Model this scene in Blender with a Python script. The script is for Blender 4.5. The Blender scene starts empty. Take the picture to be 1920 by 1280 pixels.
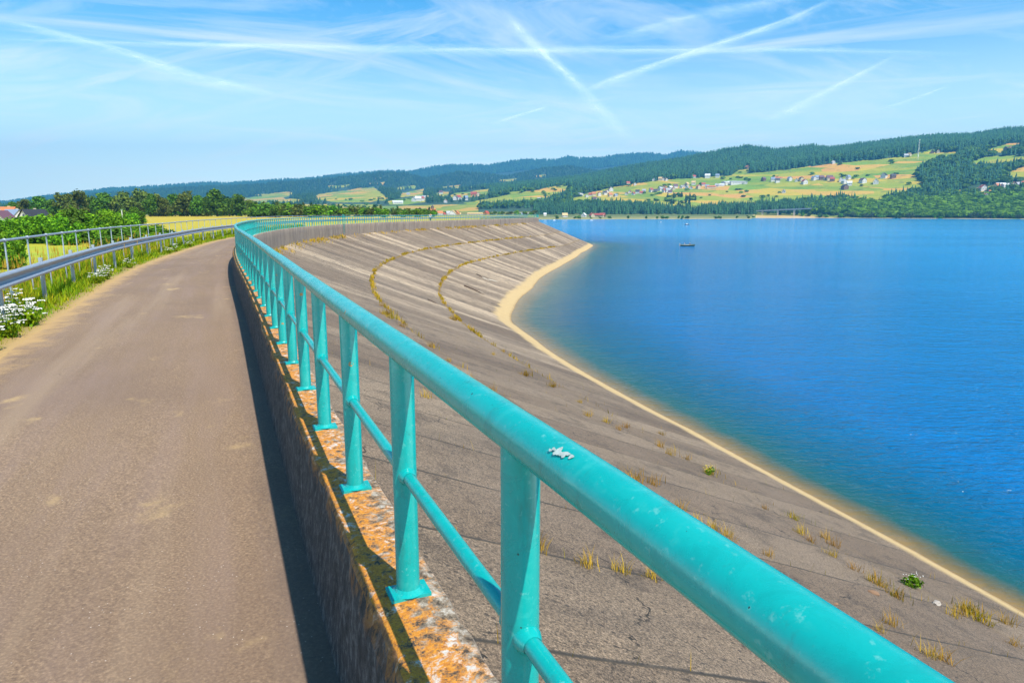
import bpy, math, random
import numpy as np
from mathutils import Vector
rng = np.random.default_rng(7); random.seed(7)
R = math.radians
SC = bpy.context.scene
COL = SC.collection

# ------------------------------------------------------------------ camera
CAMZ = 12.0                       # the lake lies at z = 0
F = 1280.0                        # focal length in pixels of the 1920 px wide photograph
PITCH = math.atan(240 / F)
cd = bpy.data.cameras.new('camera'); cam = bpy.data.objects.new('camera', cd); COL.objects.link(cam)
cd.sensor_width = 36; cd.lens = 24; cd.clip_start = .05; cd.clip_end = 250000
cam.location = (0, 0, CAMZ); cam.rotation_euler = (math.pi / 2 - PITCH, 0, 0)
SC.camera = cam

# ------------------------------------------------------------------ light
SUN_EL = R(54); SUN_H = np.array([.4415, -.5628]); SUN_H /= np.linalg.norm(SUN_H)
SUN_V = Vector((SUN_H[0] * math.cos(SUN_EL), SUN_H[1] * math.cos(SUN_EL), math.sin(SUN_EL)))
sd = bpy.data.lights.new('sun', 'SUN'); sd.energy = 5.0; sd.angle = R(.5); sd.color = (1, .94, .83)
so = bpy.data.objects.new('sun', sd); COL.objects.link(so)
so.rotation_euler = SUN_V.to_track_quat('Z', 'Y').to_euler()
W = bpy.data.worlds.new('World'); SC.world = W; W.use_nodes = True


class G:
    """tiny node builder"""
    def __init__(s, nt): s.nt = nt; s.t = nt
    def node(s, typ, ins=None, **props):
        n = s.nt.nodes.new(typ)
        for k, v in props.items(): setattr(n, k, v)
        for k, v in (ins or {}).items(): s.put(n.inputs[k], v)
        return n
    def put(s, sock, v):
        if v is None: return
        if isinstance(v, bpy.types.NodeSocket): s.nt.links.new(v, sock)
        else:
            if isinstance(v, tuple) and len(v) == 3 and sock.type == 'RGBA': v = (*v, 1)
            sock.default_value = v
    def noise(s, vec, scale=1., detail=4., rough=.55, dist=0., col=False, dim='3D'):
        n = s.node('ShaderNodeTexNoise', {'Vector': vec, 'Scale': scale, 'Detail': detail, 'Roughness': rough, 'Distortion': dist})
        return n.outputs['Color' if col else 0]
    def vor(s, vec, scale=1., feature='F1', out='Distance', rnd=1.):
        n = s.node('ShaderNodeTexVoronoi', None, feature=feature)
        s.put(n.inputs['Vector'], vec); s.put(n.inputs['Scale'], scale); s.put(n.inputs['Randomness'], rnd)
        return n.outputs[out]
    def white(s, vec): return s.node('ShaderNodeTexWhiteNoise', {'Vector': vec}, noise_dimensions='3D').outputs[0]
    def m(s, op, a, b=None, c=None, clamp=False):
        n = s.node('ShaderNodeMath', None, operation=op, use_clamp=clamp)
        for i, v in enumerate((a, b, c)):
            if v is not None: s.put(n.inputs[i], v)
        return n.outputs[0]
    def vm(s, op, a, b=None, out=0):
        n = s.node('ShaderNodeVectorMath', None, operation=op)
        s.put(n.inputs[0], a)
        if b is not None: s.put(n.inputs[1], b)
        return n.outputs[out]
    def ramp(s, fac, stops, interp='LINEAR'):
        n = s.node('ShaderNodeValToRGB', {'Fac': fac}); cr = n.color_ramp; cr.interpolation = interp
        while len(cr.elements) < len(stops): cr.elements.new(.5)
        for e, (p, c) in zip(cr.elements, stops):
            e.position = p; e.color = (*c, 1) if isinstance(c, tuple) else (c, c, c, 1)
        return n.outputs[0]
    def rng(s, v, a, b, c=0., d=1., smooth=False):
        n = s.node('ShaderNodeMapRange', None, interpolation_type='SMOOTHSTEP' if smooth else 'LINEAR')
        for i, x in enumerate((v, a, b, c, d)): s.put(n.inputs[i], x)
        return n.outputs[0]
    def mix(s, f, a, b, blend='MIX'):
        n = s.node('ShaderNodeMix', None, data_type='RGBA', blend_type=blend)
        s.put(n.inputs[0], f); s.put(n.inputs[6], a); s.put(n.inputs[7], b)
        return n.outputs[2]
    def attr(s, name, out='Vector'): return s.node('ShaderNodeAttribute', None, attribute_name=name).outputs[out]
    def sep(s, v): return s.node('ShaderNodeSeparateXYZ', {0: v}).outputs
    def comb(s, x=0., y=0., z=0.): return s.node('ShaderNodeCombineXYZ', {0: x, 1: y, 2: z}).outputs[0]
    def pos(s): return s.node('ShaderNodeNewGeometry').outputs['Position']
    def bump(s, h, strength=.3, dist=.02, normal=None):
        return s.node('ShaderNodeBump', {'Height': h, 'Strength': strength, 'Distance': dist, 'Normal': normal}).outputs[0]


ALB = .74                        # keeps every surface at a real-world reflectance
def material(name, build, **kw):
    m = bpy.data.materials.new(name); m.use_nodes = True
    nt = m.node_tree; g = G(nt); p = nt.nodes['Principled BSDF']
    for k, v in kw.items(): p.inputs[k].default_value = v
    r = build(g) if build else {}
    for k, v in (r or {}).items():
        if k == 'Base Color': v = g.mix(1., v, (ALB, ALB, ALB, 1), 'MULTIPLY')
        g.put(p.inputs[k], v)
    return m


def flat(name, c, rough=.7, metal=0., var=.12, scale=3.):
    def b(g):
        n = g.noise(g.pos(), scale, 3)
        lo = tuple(x * (1 - var) for x in c); hi = tuple(min(1, x * (1 + var)) for x in c)
        return {'Base Color': g.mix(n, lo, hi)}
    return material(name, b, Roughness=rough, Metallic=metal)


# sky: Nishita + thin cirrus laid out on a high plane, by direction only
nt = W.node_tree; g = G(nt)
bg = nt.nodes['Background']
sky = g.node('ShaderNodeTexSky', None, sky_type='NISHITA', sun_disc=False, sun_elevation=SUN_EL,
             sun_rotation=math.atan2(SUN_H[0], SUN_H[1]), altitude=600, air_density=1.0, dust_density=.35, ozone_density=3.5)
skyc = g.node('ShaderNodeHueSaturation', {'Color': sky.outputs[0], 'Saturation': 1.42, 'Value': 1.0, 'Hue': .492}).outputs[0]
dv = g.vm('NORMALIZE', g.node('ShaderNodeTexCoord').outputs['Generated'])
dx, dy, dz = g.sep(dv)
k = g.m('ADD', g.m('MAXIMUM', dz, 0.), .07)
cx, cy = g.m('DIVIDE', dx, k), g.m('DIVIDE', dy, k)
def streak(ang, sx, sy, off):
    c, s_ = math.cos(ang), math.sin(ang)
    a = g.m('ADD', g.m('MULTIPLY', cx, c), g.m('MULTIPLY', cy, s_)); b = g.m('SUBTRACT', g.m('MULTIPLY', cy, c), g.m('MULTIPLY', cx, s_))
    return g.comb(g.m('MULTIPLY', a, sx), g.m('MULTIPLY', b, sy), off)
n1 = g.noise(streak(.62, .34, .72, 1.3), 1.6, 8, .64, 1.3)
n2 = g.noise(streak(-.55, .28, .85, 5.2), 1.8, 8, .64, 1.2)
n3 = g.noise(g.comb(cx, cy, 9.1), .55, 3, .5)
cl = g.m('MAXIMUM', g.m('MULTIPLY', g.rng(n1, .45, .78), .8), g.m('MULTIPLY', g.rng(n2, .47, .76), .85))
cl = g.m('MULTIPLY', cl, g.rng(n3, .3, .6, .35, 1.))
low = g.rng(dz, .0, .33, 1., .0)
cl = g.m('ADD', g.m('MULTIPLY', cl, .85), g.m('MULTIPLY', g.m('POWER', low, 1.3), .72), clamp=True)
SKYTOP = (.86, 1.74, 1.72)
skyt = g.mix(1., skyc, (*SKYTOP, 1), 'MULTIPLY')
rim = g.m('POWER', g.rng(dz, .0, .22, 1., 0.), 1.35)
g.put(bg.inputs['Color'], g.mix(rim, g.mix(cl, skyt, (9.6, 10.4, 10.9)), (15.5, 18.4, 16.6)))
bg.inputs['Strength'].default_value = .070
SC.view_settings.view_transform = 'Standard'; SC.view_settings.look = 'None'
SC.view_settings.exposure = .83; SC.view_settings.gamma = 1
SC.render.engine = 'CYCLES'
SC.cycles.use_denoising = True
SC.cycles.max_bounces = 6; SC.cycles.diffuse_bounces = 2; SC.cycles.glossy_bounces = 3
SC.cycles.transparent_max_bounces = 12; SC.cycles.volume_bounces = 0


# ------------------------------------------------------------------ helpers
def ray(x, y):
    u, v = x - 960, 640 - y; cp, sp = math.cos(PITCH), math.sin(PITCH)
    return np.array([u, F * cp + v * sp, -F * sp + v * cp])

def at_level(x, y, d):            # point seen at pixel (x, y) lying d metres below the camera
    r = ray(x, y); t = d / -r[2]; return np.array([r[0] * t, r[1] * t, CAMZ - d])

def at_range(x, y, dist):         # point seen at pixel (x, y), dist metres ahead
    r = ray(x, y); t = dist / math.hypot(r[0], r[1]); return np.array([r[0] * t, r[1] * t, CAMZ + r[2] * t])


class MB:
    def __init__(s): s.v = []; s.f = []; s.mi = []; s.n = 0
    def add(s, V, Fc, mi=0):
        V = np.asarray(V, float); s.v.append(V)
        for f in Fc: s.f.append(tuple(int(i) + s.n for i in f)); s.mi.append(mi)
        s.n += len(V); return s
    def box(s, c, size, rz=0., mi=0, tilt=0.):
        hx, hy, hz = (q / 2 for q in size)
        V = np.array([(x, y, z) for z in (-hz, hz) for x, y in ((-hx, -hy), (hx, -hy), (hx, hy), (-hx, hy))])
        if tilt: ct, st_ = math.cos(tilt), math.sin(tilt); V = np.stack([V[:, 0] * ct - V[:, 2] * st_, V[:, 1], V[:, 0] * st_ + V[:, 2] * ct], 1)
        c_, s_ = math.cos(rz), math.sin(rz)
        V = np.stack([V[:, 0] * c_ - V[:, 1] * s_, V[:, 0] * s_ + V[:, 1] * c_, V[:, 2]], 1) + np.array(c)
        return s.add(V, [(3, 2, 1, 0), (4, 5, 6, 7), (0, 1, 5, 4), (1, 2, 6, 5), (2, 3, 7, 6), (3, 0, 4, 7)], mi)
    def tube(s, P, r, k=10, caps=True, mi=0):
        V, Fc = tube(P, r, k, caps); return s.add(V, Fc, mi)
    def build(s, name, mats, parent=None, smooth=False, loc=None):
        V = np.concatenate(s.v); me = bpy.data.meshes.new(name); me.from_pydata(V.tolist(), [], s.f); me.update()
        mats = mats if isinstance(mats, (list, tuple)) else [mats]
        for m in mats: me.materials.append(m)
        if len(mats) > 1: me.polygons.foreach_set('material_index', s.mi)
        if smooth: me.polygons.foreach_set('use_smooth', [True] * len(me.polygons))
        return link(name, me, parent, loc)

def link(name, me, parent=None, loc=None):
    o = bpy.data.objects.new(name, me); COL.objects.link(o)
    if parent is not None: o.parent = parent
    if loc is not None: o.location = loc
    return o

def tube(P, r, k=10, caps=True):
    P = np.asarray(P, float); n = len(P); r = np.broadcast_to(np.asarray(r, float), (n,))
    T = np.gradient(P, axis=0); T /= np.linalg.norm(T, axis=1)[:, None] + 1e-12
    up = np.array([0, 0, 1.]) if abs(T[:, 2]).mean() < .9 else np.array([1., 0, 0])
    A = np.cross(T, up); A /= np.linalg.norm(A, axis=1)[:, None] + 1e-12; B = np.cross(A, T)
    th = np.arange(k) * 2 * math.pi / k
    V = (P[:, None] + r[:, None, None] * (A[:, None] * np.cos(th)[None, :, None] + B[:, None] * np.sin(th)[None, :, None])).reshape(-1, 3)
    Fc = [(i * k + j, i * k + (j + 1) % k, (i + 1) * k + (j + 1) % k, (i + 1) * k + j) for i in range(n - 1) for j in range(k)]
    if caps: Fc += [tuple(range(k))[::-1], tuple((n - 1) * k + j for j in range(k))]
    return V, Fc

def npmesh(name, V, Fq, mat, attrs=None, smooth=False, parent=None, kind=None, mi=None):
    """fast mesh: Fq an (n,k) array"""
    V = np.ascontiguousarray(V, np.float32); Fq = np.ascontiguousarray(Fq, np.int32); n, kk = Fq.shape
    me = bpy.data.meshes.new(name)
    me.vertices.add(len(V)); me.vertices.foreach_set('co', V.ravel())
    me.loops.add(n * kk); me.loops.foreach_set('vertex_index', Fq.ravel())
    me.polygons.add(n); me.polygons.foreach_set('loop_start', np.arange(0, n * kk, kk, dtype=np.int32))
    try: me.polygons.foreach_set('loop_total', np.full(n, kk, np.int32))
    except Exception: pass
    for m in (mat if isinstance(mat, (list, tuple)) else [mat]): me.materials.append(m)
    if mi is not None: me.polygons.foreach_set('material_index', np.asarray(mi, np.int32))
    if smooth: me.polygons.foreach_set('use_smooth', np.ones(n, bool))
    for an, a in (attrs or {}).items():
        a = np.ascontiguousarray(a, np.float32)
        t = 'FLOAT' if a.ndim == 1 else 'FLOAT_VECTOR'
        at = me.attributes.new(an, t, 'POINT'); at.data.foreach_set('value' if a.ndim == 1 else 'vector', a.ravel())
    me.update(calc_edges=True); me.validate()
    o = link(name, me, parent)
    if kind: o['kind'] = kind
    return o

def gridf(nu, nv):
    i, j = np.meshgrid(np.arange(nu - 1), np.arange(nv - 1), indexing='ij'); a = i * nv + j
    return np.stack([a, a + nv, a + nv + 1, a + 1], -1).reshape(-1, 4)

def thing(name, label, cat, loc=(0, 0, 0), rz=0., group=None):
    o = bpy.data.objects.new(name, None); COL.objects.link(o); o.empty_display_size = .2
    o.location = loc; o.rotation_euler = (0, 0, rz); tag(o, label, cat, group); return o

def tag(o, label, cat, group=None):
    o['label'] = label; o['category'] = cat
    if group: o['group'] = group
    return o

def dup(root, loc, rz=0., scale=None, label=None, group=None):
    def cp(o, par):
        c = o.copy(); COL.objects.link(c)
        if par is not None: c.parent = par
        for ch in list(o.children): cp(ch, c)
        return c
    r = cp(root, None); r.location = loc; r.rotation_euler = (0, 0, rz)
    if scale is not None: r.scale = scale if isinstance(scale, tuple) else (scale,) * 3
    if label: r['label'] = label
    if group: r['group'] = group
    return r

def vnoise(x, y, seed=0):          # cheap value noise in numpy
    x = np.asarray(x, float); y = np.asarray(y, float)
    def h(i, j):
        n = (i.astype(np.int64) * 374761393 + j.astype(np.int64) * 668265263 + seed * 144665) & 0x7fffffff
        n = ((n ^ (n >> 13)) * 1274126177) & 0x7fffffff; return ((n ^ (n >> 16)) & 0xffff) / 65535.
    i, j = np.floor(x), np.floor(y); fx, fy = x - i, y - j; fx = fx * fx * (3 - 2 * fx); fy = fy * fy * (3 - 2 * fy)
    return (h(i, j) * (1 - fx) + h(i + 1, j) * fx) * (1 - fy) + (h(i, j + 1) * (1 - fx) + h(i + 1, j + 1) * fx) * fy

def fbm(x, y, o=4, seed=0):
    t = 0; a = .5
    for q in range(o): t = t + a * vnoise(np.asarray(x) * 2 ** q, np.asarray(y) * 2 ** q, seed + q); a *= .5
    return t

# ------------------------------------------------------------------ the dam's line in plan
C0 = np.array([(5.45, -10.9), (.95, -.63), (-.437, 2.561), (-1.368, 4.77), (-2.28, 6.95), (-3.61, 10.1), (-5.13, 13.7), (-6.6, 17.1), (-8.4, 21.2), (-10.35, 25.9), (-12.5, 31.2), (-14.9, 38.1), (-17.5, 46.1), (-19.7, 53.8), (-21.7, 63), (-23.4, 72.5), (-24.4, 81.5), (-24.8, 91), (-24.6, 101), (-23.3, 115.6), (-20.6, 132), (-17.6, 145), (-11, 170), (-3.6, 197), (4, 230), (9.9, 262), (10.5, 275), (5, 290), (-10, 306)])
def smoothline(P, step=.25, sig=2.6):
    s = np.r_[0, np.cumsum(np.linalg.norm(np.diff(P, axis=0), axis=1))]
    S_ = np.arange(0, s[-1], step); Q = np.stack([np.interp(S_, s, P[:, q]) for q in (0, 1)], 1)
    n = int(3 * sig / step); kk = np.exp(-.5 * (np.arange(-n, n + 1) * step / sig) ** 2); kk /= kk.sum()
    A = np.concatenate([2 * Q[0] - Q[n:0:-1], Q, 2 * Q[-1] - Q[-2:-n - 2:-1]])
    return np.stack([np.convolve(A[:, j], kk, 'valid') for j in (0, 1)], 1)
CR = smoothline(C0); CT = np.gradient(CR, axis=0); CT /= np.linalg.norm(CT, axis=1)[:, None]
CN = np.stack([-CT[:, 1], CT[:, 0]], 1); CS = np.r_[0, np.cumsum(np.linalg.norm(np.diff(CR, axis=0), axis=1))]
LEN = CS[-1]
def cpt(s, o=0.):
    """plan point(s) at arc length s and offset o (positive = dry side)"""
    s = np.asarray(s, float)
    p = np.stack([np.interp(s, CS, CR[:, q]) for q in (0, 1)], -1); n = np.stack([np.interp(s, CS, CN[:, q]) for q in (0, 1)], -1)
    return p + n * np.asarray(o)[..., None]
def cang(s):
    return math.atan2(np.interp(s, CS, CT[:, 1]), np.interp(s, CS, CT[:, 0]))
def so_of(P):
    """(s, o) of plan points"""
    P = np.atleast_2d(P); S_, O_ = np.empty(len(P)), np.empty(len(P)); Q = CR[::3]; NN = CN[::3]; SS = CS[::3]
    for a in range(0, len(P), 4000):
        p = P[a:a + 4000]; d = ((p[:, None] - Q[None]) ** 2).sum(2); i = d.argmin(1)
        S_[a:a + 4000] = SS[i]; O_[a:a + 4000] = ((p - Q[i]) * NN[i]).sum(1); far = d.min(1) > (O_[a:a + 4000] ** 2 + 25)
        O_[a:a + 4000] = np.where(far, np.sqrt(d.min(1)) * np.sign(O_[a:a + 4000] + 1e-9), O_[a:a + 4000])
    return S_, O_
i2 = int(np.hypot(CR[:, 0] + .437, CR[:, 1] - 2.561).argmin()); S2 = float(CS[i2] + (np.array([-.437, 2.561]) - CR[i2]) @ CT[i2])      # arc length of the post nearest the middle of the picture
WW_S = [0, 23.5, 27.5, 33, 42.5, 59, 77, 87.5, 91, 102.5, 130.5, 180.5, 236.5, 281, 340]
WW = [20.6, 21.23, 21.75, 22.3, 23.13, 23.49, 23.87, 23.54, 23.73, 24.97, 27.0, 24.64, 20.91, 20.97, 21]
def water_off(s): return np.interp(s, WW_S, WW)
ZTOP = CAMZ - 1.53; ZFOOT = CAMZ - 3.1
def zpath(s): return CAMZ - np.interp(s, [0, 60, 110, 300], [2.2, 2.2, 1.95, 1.92])
def pathw(s): return np.interp(s, [0, 40, 60, 90, 300], [3.95, 3.9, 3.55, 3.4, 3.4])

# ------------------------------------------------------------------ materials of the near place
def b_path(g):
    p = g.attr('so'); s, o, e = g.sep(p); P = g.pos()
    n1 = g.noise(P, .35, 5); n2 = g.noise(P, 60, 3, .7); n3 = g.noise(P, 2.2, 6, .65); st = g.noise(g.comb(g.m('MULTIPLY', s, .25), g.m('MULTIPLY', o, 2.2), 0.), 1., 5, .6)
    c = g.ramp(n2, [(.32, (.125, .078, .048)), (.52, (.262, .168, .098)), (.70, (.48, .325, .19))])
    c = g.mix(g.rng(n1, .35, .65, 0, .55), c, (.185, .118, .078)); wt = g.noise(g.comb(g.m('MULTIPLY', s, .06), g.m('MULTIPLY', o, 1.1), 2.), 1., 4, .6); c = g.mix(g.rng(wt, .5, .66, 0, .5), c, (.37, .26, .165))
    ck = g.vor(g.vm('ADD', P, g.vm('SCALE', g.noise(P, 1.2, 4, .6, 0., True), None)), .33, 'DISTANCE_TO_EDGE'); c = g.mix(g.m('MULTIPLY', g.m('LESS_THAN', ck, .0022), g.rng(n3, .58, .64, 0., .5)), c, (.06, .042, .032))
    c = g.mix(g.rng(st, .45, .7, 0, .35), c, (.30, .205, .165))
    # tiny pale stones
    v = g.vor(P, 26); c = g.mix(g.m('MULTIPLY', g.m('LESS_THAN', v, .10), g.m('GREATER_THAN', n3, .53)), c, (.58, .47, .38))
    # sand blown on from the verge and in a few patches
    edge = g.m('ADD', e, g.m('MULTIPLY', g.m('SUBTRACT', n3, .5), 1.5))
    c = g.mix(g.rng(edge, -.55, .12, 0, .85, True), c, (.52, .33, .13))
    pt = g.noise(g.comb(g.m('MULTIPLY', s, .8), o, 3.), 1.1, 4, .6)
    c = g.mix(g.m('MULTIPLY', g.rng(pt, .60, .68), g.rng(n3, .45, .6)), c, (.47, .32, .15))
    # darker strip at the foot of the wall: its shadow deepened in the colour
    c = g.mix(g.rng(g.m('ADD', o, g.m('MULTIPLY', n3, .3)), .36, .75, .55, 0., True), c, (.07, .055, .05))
    h = g.m('ADD', g.m('MULTIPLY', n2, .7), g.m('MULTIPLY', n3, .6))
    return {'Base Color': c, 'Normal': g.bump(h, .55, .006)}
M_PATH = material('asphalt', b_path, Roughness=.85)

def b_slope(g):
    s, o, e = g.sep(g.attr('so')); P = g.pos()      # o: metres down the slope, e: metres to the water line
    slab = g.m('FLOOR', g.m('DIVIDE', s, 2.45))
    band = g.m('ADD', g.m('GREATER_THAN', o, 8.55), g.m('GREATER_THAN', o, 15.6))
    w1 = g.white(g.comb(slab, band, 1.)); w2 = g.white(g.comb(g.m('FLOOR', g.m('DIVIDE', s, 9.8)), band, 7.))
    farm = g.rng(s, 48., 85., .32, 1.)
    br = g.m('ADD', g.m('MULTIPLY', g.m('POWER', w1, 1.7), .85), g.m('MULTIPLY', w2, .22))
    n0 = g.noise(P, .22, 5, .6); n1 = g.noise(P, 1.6, 6, .65); n2 = g.noise(P, 28, 5, .75); n2f = g.noise(P, 75, 2, .7)
    n3 = g.noise(g.comb(g.m('MULTIPLY', s, 2.6), g.m('MULTIPLY', o, .22), 0.), 1., 5, .65)
    dark = g.mix(n1, (.105, .069, .042), (.205, .142, .092)); pale = g.mix(n1, (.44, .33, .21), (.60, .46, .31))
    c = g.mix(g.m('MULTIPLY', g.m('MULTIPLY', br, farm), 1.0), dark, pale)
    c = g.mix(g.rng(n3, .5, .75, 0, .22), c, (.105, .082, .062))
    c = g.mix(g.rng(n0, .42, .7, 0, .25), c, (.27, .205, .155))
    stn = g.noise(g.comb(g.m('MULTIPLY', s, .35), g.m('MULTIPLY', o, .12), 4.), 1., 6, .7)
    c = g.mix(g.rng(stn, .5, .66, 0, .55), c, (.085, .062, .045))
    blt = g.noise(P, .75, 7, .72); c = g.mix(g.rng(blt, .53, .62, 0, .5), c, (.065, .046, .032))
    crk = g.vor(g.vm('ADD', P, g.vm('SCALE', g.noise(P, .9, 5, .6, 0., True), None)), .22, 'DISTANCE_TO_EDGE'); c = g.mix(g.m('MULTIPLY', g.m('LESS_THAN', crk, .0028), g.rng(n1, .45, .55)), c, (.03, .022, .015))
    # grain and pits
    sp = g.m('ADD', g.m('MULTIPLY', n2, .6), g.m('MULTIPLY', n2f, .4))
    c = g.mix(1., c, g.ramp(sp, [(.39, .22), (.5, .90), (.61, 2.1)]), 'MULTIPLY')
    pit = g.m('MULTIPLY', g.m('LESS_THAN', g.vor(P, 7.5), .20), g.m('GREATER_THAN', n1, .49))
    c = g.mix(g.m('MULTIPLY', pit, .8), c, (.035, .028, .022))
    # seams down the slope
    fr = g.m('ABSOLUTE', g.m('SUBTRACT', g.m('FRACT', g.m('ADD', g.m('DIVIDE', s, 2.45), g.m('MULTIPLY', g.m('SUBTRACT', g.noise(P, 1.3, 3), .5), .03))), .5))
    seam = g.rng(fr, .480, .495, 0., 1.)
    sn = g.noise(P, .9, 3)
    c = g.mix(g.m('MULTIPLY', seam, g.rng(sn, .3, .55, .35, 1.)), c, (.045, .036, .026))
    # grass-grown joints along the slope
    wob = g.m('MULTIPLY', g.m('SUBTRACT', g.noise(P, .8, 4), .5), .7)
    for jo in (8.55, 15.6):
        dj = g.m('ABSOLUTE', g.m('SUBTRACT', g.m('ADD', o, wob), jo))
        c = g.mix(g.m('MULTIPLY', g.rng(dj, .05, .22, .85, 0.), g.rng(s, 40., 62., .12, 1.)), c, (.20, .12, .025))
    # silted strip above the water line
    sw = g.m('ADD', e, g.m('MULTIPLY', g.m('SUBTRACT', g.noise(P, .5, 7, .68), .5), g.rng(s, 22., 95., .5, 2.4)))
    wid = g.rng(s, 22., 95., .95, 1.95)
    silt = g.rng(g.m('SUBTRACT', sw, wid), -.45, .35, 1., 0., True)
    c = g.mix(silt, c, g.mix(g.m('ADD', g.m('MULTIPLY', n1, .7), g.m('MULTIPLY', n2, .3)), (.42, .285, .115), (.70, .51, .25)))
    c = g.mix(g.m('MULTIPLY', silt, g.rng(n2f, .56, .66, 0., .6)), c, (.16, .11, .06)); c = g.mix(g.m('MULTIPLY', silt, g.m('MULTIPLY', g.m('LESS_THAN', g.vor(P, 5.), .13), .7)), c, (.30, .24, .18))
    c = g.mix(g.rng(g.m('ADD', e, g.m('MULTIPLY', g.m('SUBTRACT', g.noise(P, 1.4, 5), .5), .5)), .0, .30, .75, 0.), c, (.22, .13, .05))
    h = g.m('SUBTRACT', g.m('SUBTRACT', sp, g.m('MULTIPLY', pit, .9)), g.m('MULTIPLY', seam, 1.5))
    return {'Base Color': c, 'Normal': g.bump(h, .6, .02)}
M_SLOPE = material('slab_concrete', b_slope, Roughness=.92)

def b_wall(g):
    s, o, z = g.sep(g.attr('so')); P = g.pos()
    nrm = g.sep(g.node('ShaderNodeNewGeometry').outputs['True Normal'])
    n1 = g.noise(P, 3.2, 7, .68); n2 = g.noise(P, 24, 6, .75); n3 = g.noise(P, 1.1, 4); n4 = g.noise(g.vm('ADD', P, (7, 3, 1)), 8.5, 7, .7, .6); n5 = g.noise(g.vm('ADD', P, (1, 9, 4)), 60, 4, .75)
    # top: lichen
    base = g.ramp(n2, [(.36, (.06, .042, .028)), (.5, (.27, .205, .14)), (.66, (.60, .54, .46))])
    om = g.m('ADD', n4, g.m('MULTIPLY', o, .75))
    ora = g.mix(g.rng(n5, .35, .65), (.48, .15, .006), (.80, .33, .018))
    top = g.mix(g.m('MULTIPLY', g.rng(om, .41, .50, 0, .97), g.rng(n2, .37, .48)), base, ora)
    wl = g.m('MULTIPLY', g.m('LESS_THAN', g.vor(g.vm('ADD', P, g.vm('SCALE', g.noise(P, 18, 3, .6, 0., True), None)), 9.), .21), g.rng(n1, .46, .54))
    top = g.mix(g.m('MULTIPLY', g.rng(n4, .54, .62), g.rng(n2, .46, .54)), top, (.64, .62, .57))
    top = g.mix(g.rng(g.m('ADD', g.m('MULTIPLY', n5, .5), g.m('MULTIPLY', n2, .5)), .36, .46, .85, 0.), top, (.06, .045, .03))
    # sides: weathered, streaked concrete
    stv = g.comb(g.m('MULTIPLY', s, 3.0), 0., g.m('MULTIPLY', z, .35)); stk = g.noise(stv, 1., 6, .7)
    fine = g.noise(g.comb(g.m('MULTIPLY', s, 15.), o, g.m('MULTIPLY', z, 9.)), 1., 8, .78, .5)
    panel = g.white(g.comb(g.m('FLOOR', g.m('DIVIDE', s, 6.)), 3., 0.))
    side = g.ramp(g.m('ADD', g.m('MULTIPLY', stk, .65), g.m('MULTIPLY', fine, .35)), [(.34, (.075, .055, .045)), (.47, (.24, .185, .15)), (.56, (.36, .285, .225)), (.68, (.52, .46, .40))])
    side = g.mix(g.rng(panel, .0, 1., 0, .35), side, (.38, .27, .17))
    dry = g.rng(o, -.02, .1)           # the path side faces away from the sun: its shade is painted darker
    shaded = g.ramp(g.m('ADD', g.m('MULTIPLY', fine, .7), g.m('MULTIPLY', n2, .3)), [(.38, (.016, .014, .014)), (.5, (.060, .052, .048)), (.66, (.23, .22, .21))])
    shaded = g.mix(g.m('MULTIPLY', g.rng(n4, .5, .6), g.rng(z, ZTOP - .16, ZTOP - .02)), shaded, (.42, .17, .03))
    side = g.mix(dry, side, shaded)
    side = g.mix(g.m('MULTIPLY', g.rng(g.m('ABSOLUTE', g.m('SUBTRACT', g.m('FRACT', g.m('DIVIDE', s, 6.)), .5)), .494, .4985), .85), side, (.04, .03, .025))
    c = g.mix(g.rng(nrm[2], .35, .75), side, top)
    h = g.m('ADD', g.m('MULTIPLY', n2, .8), g.m('MULTIPLY', n5, .35))
    return {'Base Color': c, 'Normal': g.bump(h, .9, .015)}
M_WALL = material('lichen_concrete', b_wall, Roughness=.95)

def b_paint(g):
    P = g.pos(); n1 = g.noise(P, 2.3, 5, .6); n2 = g.noise(P, 9, 6, .7, .8); n3 = g.noise(P, 55, 3, .6)
    c = g.mix(n1, (.0, .35, .33), (.006, .43, .405))
    c = g.mix(g.rng(n2, .50, .62, 0., .28), c, (.0, .26, .25))
    c = g.mix(g.rng(n2, .36, .44, .22, 0.), c, (.08, .55, .49))
    c = g.mix(g.rng(g.noise(g.vm('MULTIPLY', P, (5, 5, 1.2)), 3., 6, .75), .56, .70, 0, .5), c, (.03, .20, .18)); c = g.mix(g.rng(n3, .62, .72, 0, .35), c, (.25, .60, .55))
    chip = g.m('MULTIPLY', g.m('LESS_THAN', g.vor(P, 24), g.rng(n3, .4, .7, .02, .12)), g.m('GREATER_THAN', n1, .48))
    c = g.mix(chip, c, (.02, .06, .055))
    rust = g.m('MULTIPLY', g.m('LESS_THAN', g.vor(g.vm('ADD', P, (3, 5, 2)), 5.2), .075), g.m('GREATER_THAN', n3, .47))
    c = g.mix(rust, c, (.42, .22, .07))
    return {'Base Color': c, 'Roughness': g.rng(n2, .3, .7, .17, .34), 'Normal': g.bump(g.m('ADD', g.m('MULTIPLY', n2, .8), g.m('MULTIPLY', n3, .2)), .18, .006)}
M_TEAL = material('teal_paint', b_paint)
M_STEEL = flat('galvanised_steel', (.50, .55, .60), .42, .55, .15, 4)
M_BEAM = flat('galvanised_beam', (.46, .49, .55), .45, .45, .14, 2.5)

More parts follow.
